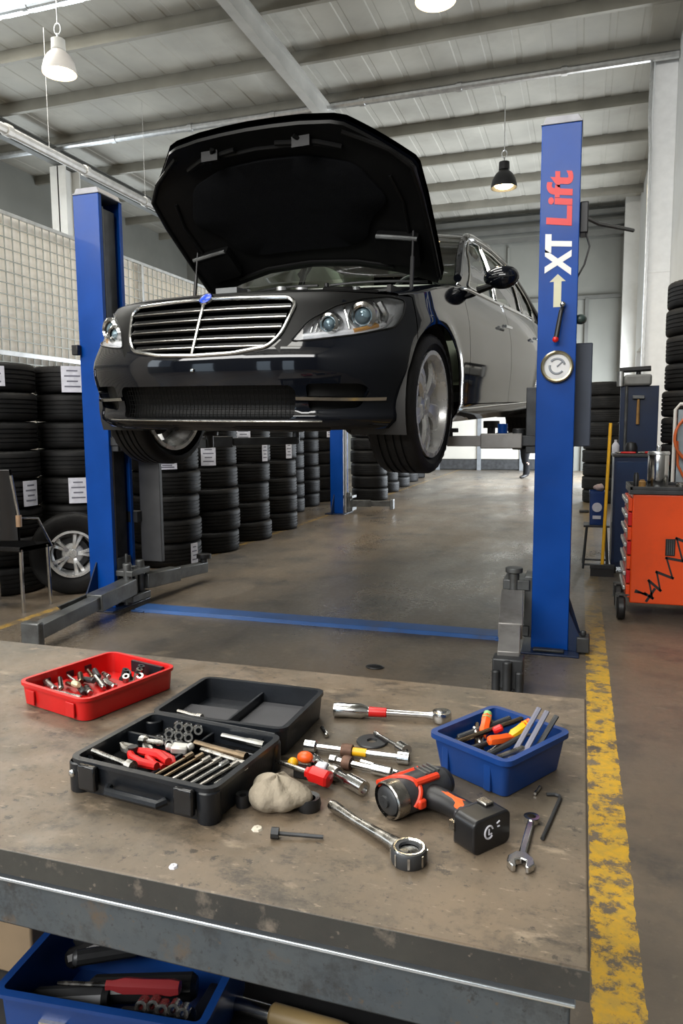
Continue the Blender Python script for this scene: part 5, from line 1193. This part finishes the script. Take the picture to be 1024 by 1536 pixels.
for i in range(7):
    x = .022+.0155*i; rod('bit_driver', fc(x-.018, -.080+.002*(i % 3), .034), fc(x+.008, -.006+.004*(i % 2), .046), .0034, (M_brassy, M_brassy, M_worn, M_worn, M_chrome, M_worn, M_chrome)[i], '%s from the left of the seven slim drivers standing in the open tool case' % ordn[i], 'driver', GC, head=(.0058, .014))
for i in range(9):
    x, y = -.07+.019*(i % 3)+.006*(i//3), .040+.018*(i//3); b = MB(); b.lathe([(.004, 0), (.0086, 0), (.0086, .016), (.007, .019), (.007, .030), (.004, .030), (.004, .01)], n=14)
    tag(b.build('socket', M_chrome, loc=fc(x, y, .034+.006*(i//3)), rot=(1.25, .2, .5)), '%s of the chrome sockets heaped in the back left corner of the tool case' % ordn[i], 'socket', 'chrome sockets in the tool case')
t2 = thing('pliers', 'red handled pliers in the front left compartment of the tool case', 'pliers', fc(-.070, -.022, .040), (0, 0, cy_+1.25)); t2.scale = (1.0, .95, 1)
for sg in (-1, 1):
    MB().tube([(.005*sg, 0, 0), (.013*sg, -.02, 0), (.017*sg, -.05, .003), (.010*sg, -.085, .005)], [.005, .0065, .007, .006], 8).build('handle', M_red, t2)
    MB().tube([(-.004*sg, 0, 0), (-.006*sg, .015, 0), (-.001*sg, .036, .003)], [.006, .006, .0025], 8).build('jaw', M_worn, t2)
MB().cyl((0, 0, -.008), (0, 0, .008), .008).build('pivot', M_black, t2)
t2 = thing('pliers', 'second red handled pliers lying behind the first in the tool case', 'pliers', fc(-.050, -.005, .036), (0, 0, cy_+1.05))
for sg in (-1, 1):
    MB().tube([(.005*sg, 0, 0), (.012*sg, -.02, 0), (.014*sg, -.05, .002), (.008*sg, -.07, .003)], [.004, .0055, .006, .005], 8).build('handle', M_red, t2)
    MB().tube([(-.004*sg, 0, 0), (-.005*sg, .012, 0), (-.001*sg, .028, .002)], [.005, .005, .002], 8).build('jaw', M_worn, t2)
rod('steel_rule_bar', fc(-.112, -.062, .050), fc(-.020, -.080, .050), .0042, M_worn, 'pale steel bar along the front rim inside the tool case', 'bar', head=(.0085, .012))
rod('hex_nut_driver', fc(-.040, .010, .046), fc(-.085, .016, .040), .0042, M_worn, 'short chrome nut driver leaning on the divider of the tool case', 'driver', head=(.008, .012))
rod('breaker_bar', fc(.030, .074, .044), fc(.112, .066, .046), .0052, M_chrome, 'chrome breaker bar in the back compartment of the tool case', 'bar', head=(.0065, .03))
rod('extension_bar', fc(.006, .034, .044), fc(.108, .020, .046), .0052, M_brassy, 'brassy extension bar lying across the right half of the tool case', 'extension bar', head=(.0068, .02))
rod('extension_bar', fc(.022, .026, .040), fc(.114, .008, .042), .0042, M_worn, 'thin grey extension bar in front of the brassy one in the tool case', 'extension bar')
b = MB(); b.box((0, 0, 0), (.026, .018, .012)); b.cyl((-.011, 0, 0), (-.022, .0, .002), .0055); b.cyl((.010, .0, 0), (.019, .008, .003), .006); tag(b.build('universal_joint', pm('pale_alloy', (.55, .54, .50), .4, .5), loc=fc(-.004, .008, .044), rot=(.1, .1, .3), bevel=.003), 'pale chunky universal joint in the middle of the tool case', 'joint')
fl = xf(CC[0]-ly*math.sin(cy_)-.018, CC[1]+ly*math.cos(cy_), cy_+.10)
rod('spanner_bar', fl(.006, -.060, .032), fl(.112, -.062, .032), .0040, M_worn, 'slim chrome wrench lying along the lid of the tool case', 'wrench', head=(.007, .01))
rod('spanner_bar', fl(-.100, -.045, .036), fl(-.045, -.058, .036), .0038, M_worn, 'short bright bar in the left half of the case lid', 'bar', head=(.0062, .01))
b = MB(); b.tube([(-.02, 0, .008), (0, 0, .012), (.022, .004, .008)], [.004, .008, .005], 10); b.tube([(-.002, -.012, .006), (0, 0, .012), (.004, .016, .008)], .0045, 8); tag(b.build('wing_nut', M_worn, loc=(-.735, 1.075, TZ-.002)), 'chrome wing nut on the bench between red tray and tool case', 'wing nut')

# --- ratchets, bars and small steel
def P2(a, c, z=0.): return V((a, c, TZ+z))
a0, a1 = P2(-.424, 1.243, .014), P2(-.228, 1.277, .011); d = (a1-a0).normalized(); L_ = (a1-a0).length
t = thing('ratchet_wrench', 'chrome ratchet wrench with red banded handle left of the blue tool bin', 'ratchet', a0, d.to_track_quat('Z', 'Y').to_euler())
MB().lathe([(.001, 0), (.0125, .001), (.0138, .008), (.0130, .03), (.0138, .052), (.0095, .062), (.0095, .066)], n=20).build('handle', M_chrome, t)
MB().lathe([(.0088, .062), (.0092, .064), (.0085, .098), (.0075, .099)], n=16).build('handle_band', M_red, t)
MB().tube([(0, 0, .097), (0, 0, L_-.03), (0, 0, L_-.012)], [.0068, .0058, .0085], 12).build('shaft', M_chrome, t)
MB().lathe([(.001, -.010), (.0165, -.009), (.018, -.004), (.018, .004), (.0165, .009), (.010, .0095), (.009, .012), (.001, .012)], (0, 0, L_), (.0, 1, 0), 24).build('head', M_chrome, t)
b = MB(); b.tube([(-.020, .0, 0), (-.006, .0, 0), (.006, .0, 0), (.02, 0, 0)], [.007, .012, .012, .008], 12); 
def bar_thing(p0, p1, label, r=.0058, e0=(.0105, .018), e1=(.0105, .018), band=None, cat='extension bar', name='extension_bar', mid=None):
    p0, p1 = V(p0), V(p1); d = p1-p0; L_ = d.length
    t = thing(name, label, cat, p0, d.to_track_quat('Z', 'Y').to_euler())
    MB().tube([(0, 0, .004), (0, 0, L_-.004)], r, 12).build('shaft', M_chrome, t)
    for (q, z0, z1) in ((e0, 0, e0[1]), (e1, L_-e1[1], L_)):
        MB().lathe([(q[0]*.55, z0+.002), (q[0]*.6, z0), (q[0], z0), (q[0], z1), (r, z1+(.003 if z0 == 0 else 0)), (r, z0+.001)], n=14).build('socket_end', M_chrome, t)
    if mid: MB().lathe([(r, mid[0]-mid[2]/2), (mid[1], mid[0]-mid[2]/2), (mid[1]*1.1, mid[0]), (mid[1], mid[0]+mid[2]/2), (r, mid[0]+mid[2]/2)], n=14).build('collar', mid[3], t)
    if band: MB().lathe([(r, band[0]), (r+.0012, band[0]), (r+.0012, band[1]), (r, band[1])], n=12).build('paint_band', M_yellow, t)
    return t
bpy.data.meshes  # (keeps the builder above unlinked)
b.bm.free()
bar_thing(P2(-.421, 1.089, .0105), P2(-.246, 1.091, .0105), 'chrome extension bar with yellow band and dark collar mid bench', .0055, band=(.082, .105), mid=(.072, .0105, .018, M_rust))
bar_thing(P2(-.365, 1.054, .010), P2(-.262, 1.036, .010), 'shorter chrome bar with rusty collar in front of the yellow banded bar', .0058, e0=(.008, .01), e1=(.0085, .03), mid=(.030, .0105, .014, M_rust))
rod('flat_wrench', P2(-.320, 1.066, .006), P2(-.252, 1.044, .006), .0050, M_chrome, 'plain chrome bar lying against the rusty collared bar', 'bar')
bar_thing(P2(-.392, 1.040, .0115), P2(-.286, .973, .0115), 'thick chrome socket handle lying beside the red handled screwdriver', .0072, e0=(.0105, .012), e1=(.0112, .034), cat='socket handle', name='socket_wrench', mid=(.058, .0112, .016, M_worn))
bar_thing(P2(-.326, 1.178, .0075), P2(-.256, 1.116, .0105), 'small dark sliding bar with socket end behind the yellow banded bar', .0032, e0=(.004, .008), e1=(.0105, .02), cat='sliding bar', name='sliding_bar')
tag(MB().lathe([(.008, 0), (.026, 0), (.027, .002), (.026, .004), (.009, .004), (.008, .0)], n=28).build('washer', M_dsteel, loc=(-.325, 1.155, TZ)), 'flat dark washer on the bench behind the yellow banded bar', 'washer')
rod('steel_pin', P2(-.424, 1.178, .005), P2(-.404, 1.148, .005), .0042, M_chrome, 'tiny steel pin standing alone below the ratchet handle', 'pin')
# rag, pads, screwdriver on top
b = MB(); rg = random.Random(2)
def ragf(q):
    a = math.atan2(q.y, q.x); k = 1+.10*math.sin(3*a+.7)+.06*math.sin(7*a+q.z*60)+.05*math.sin(q.x*140)*math.cos(q.y*120)
    return V((q.x*k, q.y*k, max(q.z*(1+.12*math.sin(5*a)+.10*math.cos(q.x*90)), -.016)))
b.sphere((0, 0, .020), .046, (1.02, .80, .50), 40, 22, f=ragf)
tag(b.build('rag', pm('rag_beige', (.31, .265, .20), .85, var=.16, vs=25, bump=.5, bs=60, dirt=(.22, .19, .15), da=.5), loc=(-.397, .913, TZ-.002), rot=(0, 0, -.2), ang=80), 'crumpled beige rag on the bench right of the tool case', 'rag')
tag(MB().lathe([(.010, .0), (.016, .0), (.018, .008), (.016, .018), (.010, .016), (.010, 0)], n=20).build('rubber_ring', M_black, loc=(-.351, .917, TZ), rot=(0, 0, 0)), 'black rubber ring tucked against the right side of the rag', 'ring')
tag(MB().lathe([(.005, .0), (.010, .0), (.011, .010), (.010, .018), (.005, .016), (.005, 0)], n=18).build('rubber_bush', M_black, loc=(-.443, .897, TZ)), 'black rubber bush at the left side of the rag', 'bush')
screwdriver(P2(-.338, .975, .016), P2(-.437, 1.003, .020), M_red, 'screwdriver with red handle and orange collar behind the rag', .0135, .42)
t = thing('wire_stripper', 'small tool with orange and yellow knobs on a wire behind the rag', 'stripper', P2(-.395, 1.008, 0))
MB().sphere((.0, .012, .024), .0115, (1.15, .9, .8)).build('knob', M_orange, t); MB().sphere((-.016, .0, .018), .0085).build('knob', M_yellow, t); MB().box((.004, -.004, .008), (.03, .02, .016)).build('body', M_black, t, bevel=.003)
MB().tube([(-.01, .006, .018), (-.035, .004, .016), (-.066, -.008, .003)], .0016, 6).build('wire', M_brassy, t); MB().box((.030, .004, .012), (.018, .016, .020)).build('cap', M_paper, t, bevel=.003)
# big round ratchet
a0, a1 = P2(-.318, .917, .010), P2(-.188, .832, .013); d = a1-a0; L_ = d.length
t = thing('ratchet_wrench', 'long steel ratchet with a large dark round head at the bench front', 'ratchet', P2(-.318, .919, 0), (0, 0, math.atan2(d.y, d.x)))
MB().tube([(0, 0, .010), (.006, 0, .010), (.05, 0, .009), (.11, 0, .011), (.136, 0, .011)], [.0070, .0082, .0060, .0075, .010], 12).build('handle', M_worn, t)
MB().lathe([(.012, .0), (.021, .0), (.0225, .004), (.0225, .016), (.021, .019), (.013, .019), (.012, .016)], (L_, 0, 0), n=32).build('head_ring', M_dsteel, t)
k = MB(); k.lathe([(.001, .014), (.012, .015), (.0125, .010)], (L_, 0, 0), n=20)
for q in range(8): a = 2*PI*q/8; k.box((L_+.0218*math.cos(a), .0218*math.sin(a), .010), (.003, .003, .014), (0, 0, a))
k.build('teeth', M_chrome, t); MB().lathe([(.016, .0186), (.0172, .0206), (.0195, .0206), (.0205, .0186)], (L_, 0, 0), n=28).build('bezel', M_chrome, t)
rod('drift_punch', P2(-.305, .848, .004), P2(-.371, .831, .008), .0026, M_dsteel, 'tapered steel punch lying at the front of the bench', 'punch', head=(.0075, .010))
# spanner
a0, a1 = P2(-.050, .972), P2(-.057, .862); d = a1-a0; L_ = d.length
t = thing('spanner', 'open ended combination spanner at the front right of the bench', 'spanner', a0, (0, 0, math.atan2(d.y, d.x)))
MB().box((L_*.45, 0, .005), (L_*.82, .0095, .0055)).build('shank', M_chrome, t, bevel=.002)
MB().lathe([(.0058, .001), (.0105, .001), (.0105, .009), (.0058, .009), (.0058, .001)], (0, 0, 0), n=22).build('ring_end', M_chrome, t)
jw = [(-.012, -.006), (.0, -.015), (.012, -.0165), (.021, -.010), (.020, -.0055), (.007, -.0065), (.003, 0), (.007, .0065), (.020, .0055), (.021, .010), (.012, .0165), (.0, .015), (-.012, .006)]
MB().prism(jw, .001, .010, Matrix.Translation((L_*.93, 0, 0)) @ Matrix.Rotation(.12, 4, 'Z')).build('jaw', M_chrome, t, bevel=.0012)
b = MB(); b.tube([(-.034, 1.052, TZ+.003), (-.022, 1.055, TZ+.003), (-.016, 1.052, TZ+.003), (-.015, 1.046, TZ+.003), (-.024, .99, TZ+.003), (-.034, .93, TZ+.003)], .0026, 8); tag(b.build('hex_key', M_dsteel), 'dark L shaped hex key right of the spanner', 'hex key')
b = MB(); b.tube([(-.050, 1.048, TZ+.003), (-.044, 1.072, TZ+.003)], .0022, 8); tag(b.build('screw_bit', M_worn), 'tiny steel bit just in front of the blue tool bin', 'bit')
for i, (x, y, sx, lb) in enumerate(((-.398, .846, .008, 'pale paint flake left of the tapered punch'), (-.46, .737, .006, 'pale paint flake near the front edge of the bench'))):
    b = MB(); b.lathe([(.001, 0), (sx, 0), (sx*.8, .0025), (.001, .003)], n=7); tag(b.build('paint_flake', M_paper if i else pm('flake_cream', (.6, .55, .45), .7), loc=(x, y, TZ)), lb, 'flake')

# --- blue bin with drivers
by_ = math.radians(-31); BC = (-.1085, 1.118); fb = xf(*BC, by_)
t = thing('tool_bin', 'blue plastic bin of screwdrivers and files at the back right of the bench', 'bin', (*BC, TZ), (0, 0, by_))
tray(MB(), .140, .156, .062, .010, th=.004, lip=.006, taper=.90, floor=.004, liph=.008).build('shell', M_bplas, t, ang=30)
for x in (-.045, .035): MB().box2((x-.006, -.0765, .004), (x+.006, -.069, .052)).build('outer_rib', M_bplas, t, bevel=.001)
screwdriver(fb(-.045, .028, .068), fb(.0, -.055, .022), M_orange, 'screwdriver with orange handle and pale green cap at the back of the blue tool bin', .0085, .45, collar=M_green)
screwdriver(fb(.005, -.035, .058), fb(.030, .060, .050), M_orange, 'bright orange handled screwdriver pointing to the front of the blue tool bin', .0085, .48)
screwdriver(fb(.026, .040, .072), fb(-.005, -.04, .03), M_yellow, 'screwdriver with yellow cap and green collar in the middle of the blue tool bin', .0085, .42, collar=M_orange)
fl_ = [((-.060, .02, .050), (.0, -.055, .035), .0042, M_brassy), ((-.05, .0, .052), (.02, -.055, .032), .0040, M_worn), ((-.045, .045, .050), (-.052, -.05, .04), .0048, M_black), ((-.02, .055, .062), (-.055, -.035, .044), .0046, M_dsteel), ((.0, .06, .066), (-.042, -.055, .046), .0042, M_brassy), ((.012, .02, .055), (-.02, -.064, .042), .0044, M_black), ((.03, .02, .058), (.012, -.066, .040), .0045, M_dsteel), ((.045, .0, .05), (.03, -.06, .044), .0042, M_worn)]
for i, (a, c, r, m) in enumerate(fl_):
    rod('file', fb(*c), fb(*a), r, m, '%s from the left of the dark rods lying in the blue tool bin' % ordn[i], 'rod', 'dark rods in the blue tool bin')
for i, (a, c) in enumerate((((.036, .052, .096), (.036, -.04, .02)), ((.046, .058, .092), (.052, -.04, .02)), ((.058, .066, .086), (.056, -.02, .02)))):
    b = MB(); b.tube([fb(*c), fb(*a)], .0045, 6, flat=.6); tag(b.build('file', (M_inkd, M_inkd, M_dsteel)[i]), '%s from the left of the grey files leaning in the blue tool bin' % ordn[i], 'file', 'files in the blue tool bin')
rod('red_plug', fb(-.012, .0, .058), fb(-.004, .012, .064), .006, M_red, 'small red plug among the rods of the blue tool bin', 'plug')

# --- impact driver lying on its side
dy_ = math.radians(-37.7); t = thing('impact_driver', 'cordless impact driver with orange trim and black battery lying on its side', 'drill', (-.207, .966, TZ), (0, 0, dy_)); t.scale = (.84, .84, .75)
M_drg = pm('driver_grey', (.035, .036, .040), .4, var=.2, vs=30); M_dor = pm('driver_red', srgb(214, 60, 30), .36, var=.06)
b = MB(); b.lathe([(.001, -.062), (.022, -.062), (.030, -.054), (.0335, -.030), (.0335, .020), (.031, .045), (.026, .058), (.001, .060)], (0, 0, .0335), (0, 1, 0), 28); dbody = b.build('motor_housing', M_drg, t)
b = MB(); b.lathe([(.001, .004), (.010, .004), (.011, .0), (.022, -.001), (.026, -.004), (.028, -.012)], (0, -.066, .0335), (0, -1, 0), 28); b.build('gear_nose', M_dsteel, t)
b = MB(); b.lathe([(.0315, -.064), (.0338, -.062), (.0345, -.050), (.0338, -.040), (.0315, -.038)], (0, 0, .0335), (0, 1, 0), 28); b.build('nose_collar', M_worn, t)
b = MB(); b.tube([V((.0335*math.cos(a)*1.01, -.026+.012*math.sin(a*2), .0335+.0335*math.sin(a)*1.01)) for a in np.linspace(-.2, PI+.2, 20)], .0042, 8); b.tube([V((-.030, y, .052)) for y in np.linspace(-.058, .03, 6)], .0065, 8); b.tube([V((.020, y, .0625)) for y in np.linspace(-.02, .028, 6)], .0065, 8); b.build('orange_trim', M_dor, dbody)
b = MB()
for q in range(4): b.box((-.004, .012+q*.009, .0655), (.030, .004, .004))
b.build('vent_ribs', M_steel, dbody); MB().lathe([(.001, .066), (.024, .064), (.0275, .056), (.0275, .05)], (0, 0, .0335), (0, 1, 0), 24).build('rear_cap', M_black, dbody)
b = MB(); R = []
for x, y, ry_, rz_ in ((.018, .010, .024, .024), (.035, .012, .021, .022), (.06, .016, .0185, .0205), (.09, .018, .0185, .0205), (.108, .016, .022, .022), (.120, .014, .026, .023)): R.append([V((x, y+ry_*math.cos(a), .031+rz_*math.sin(a))) for a in np.linspace(0, 2*PI, 21)[:-1]])
b.rings(R, cap0=True, cap1=True); grip = b.build('grip', M_black, t)
b = MB(); R = []
for x, w in ((.030, .004), (.045, .007), (.075, .006), (.092, .013), (.104, .012)): R.append([V((x, .014+w*s_, .031+.0225+k_-.004*abs(s_))) for s_, k_ in ((-1, -.006), (-.5, .0), (.5, .0), (1, -.006))])
b.rings(R, closed=False); b.build('grip_inlay', M_orange, grip)
MB().box((.030, -.020, .031), (.024, .016, .018)).build('trigger', M_dor, grip, bevel=.004)
bt = MB(); bt.prism([(p.x, p.y) for p in rrect(.078, .060, .012, 4)], -.022, .022, Matrix(((0, 0, 1, .140), (1, 0, 0, .012), (0, 1, 0, .0302), (0, 0, 0, 1)))); bat = bt.build('battery', pm('battery_black', (.008, .008, .009), .35), t, bevel=.003)
b = MB(); b.box2((.112, -.022, .0), (.119, .046, .058)); b.build('battery_plate', M_drg, bat, bevel=.003); MB().box((.1165, -.026, .034), (.012, .006, .016)).build('release_clip', M_worn, bat)
b = MB(); ex = .1625
b.tube([V((ex, .004+.0085*math.cos(a), .034+.011*math.sin(a))) for a in np.linspace(.4, 5.6, 16)], .0016, 6); b.tube([(ex, .010, .030), (ex, .004, .030), (ex, .004, .040)], .0014, 6); b.tube([(ex, .020, .044), (ex, .026, .047)], .0014, 6); b.tube([(ex, .022, .038), (ex, .026, .038)], .0014, 6); b.build('battery_mark', M_paper, bat)
MB().box((.128, .030, .0625), (.022, .018, .006)).build('belt_hook', M_worn, grip, bevel=.002)
# ------------------------------------------------------------------ daylight, added fill, camera
w = bpy.data.worlds.new('overcast'); SC.world = w; w.use_nodes = True; nt = w.node_tree; bg = nt.nodes['Background']
tc = N(nt, 'ShaderNodeTexCoord'); sp = N(nt, 'ShaderNodeSeparateXYZ'); nt.links.new(tc.outputs['Generated'], sp.inputs[0])
cr = N(nt, 'ShaderNodeValToRGB'); cr.color_ramp.elements[0].position = .42; cr.color_ramp.elements[0].color = (.22, .22, .20, 1); cr.color_ramp.elements[1].position = .56; cr.color_ramp.elements[1].color = (.72, .84, 1.0, 1)
mp = N(nt, 'ShaderNodeMapRange'); mp.inputs['From Min'].default_value = -1; nt.links.new(sp.outputs['Z'], mp.inputs['Value']); nt.links.new(mp.outputs['Result'], cr.inputs['Fac']); nt.links.new(cr.outputs['Color'], bg.inputs['Color']); bg.inputs['Strength'].default_value = WORLD
def area(name, loc, rot, sx, sy, e, col=(.86, .93, 1.)):
    l = bpy.data.lights.new(name, 'AREA'); l.shape = 'RECTANGLE'; l.size = sx; l.size_y = sy; l.energy = e; l.color = col
    o = bpy.data.objects.new(name, l); COL.objects.link(o); o.location = loc; o.rotation_euler = rot; return o
for k, (a, b_, c, d) in enumerate(SKY): area('skylight_and_added_light', ((a+b_)/2, (c+d)/2, ZC-.03), (0, 0, 0), b_-a, d-c, SKYE*(b_-a)*(d-c), (1., .94, .84))  # daylight of the visible strip, added top light under the others
for x0, x1 in ((-10.6, -8.6), (-5.0, -3.7), (-2.3, -1.0)): area('door_daylight', ((x0+x1)/2, YF+.05, 1.6), (PI/2, 0, 0), x1-x0, 3.1, DOORE*(x1-x0)*3.1, (.70, .86, 1.))
area('added_front_fill', (-5.8, YF+.04, 6.2), (PI/2, 0, 0), 13.6, 1.9, FRONT_FILL, (1., .98, .95))  # added fill from behind the camera, brightens trolley, headlights and tray fronts
area('side_door_daylight', (XR-.03, 18.9, 1.7), (0, PI/2, 0), 3.2, 5.2, SIDEE)
area('window_daylight', (XL+.05, 8, 4.1), (0, -PI/2, 0), 2.8, 26, WINE, (.84, .93, 1.))
cam = bpy.data.cameras.new('camera'); co = bpy.data.objects.new('camera', cam); COL.objects.link(co); SC.camera = co
cam.sensor_fit = 'VERTICAL'; cam.sensor_height = 36.; cam.lens = 36.*1100/1536; cam.clip_start = .05; cam.clip_end = 200
A = np.array(CAMR); R = Matrix([[A[0][i], -A[1][i], -A[2][i]] for i in range(3)])
co.matrix_world = Matrix.Translation((0, 0, 1.27)) @ R.to_4x4()
vs = SC.view_settings; SC.display_settings.display_device = 'sRGB'; vs.view_transform = 'Standard'; vs.look = 'None'; vs.gamma = 1; vs.use_curve_mapping = False; vs.exposure = EXPO
cy = SC.cycles; cy.max_bounces = 8; cy.diffuse_bounces = 4; cy.glossy_bounces = 4; cy.transmission_bounces = 4; cy.transparent_max_bounces = 10; cy.use_denoising = True; cy.sample_clamp_indirect = 6; cy.caustics_reflective = False; cy.caustics_refractive = False
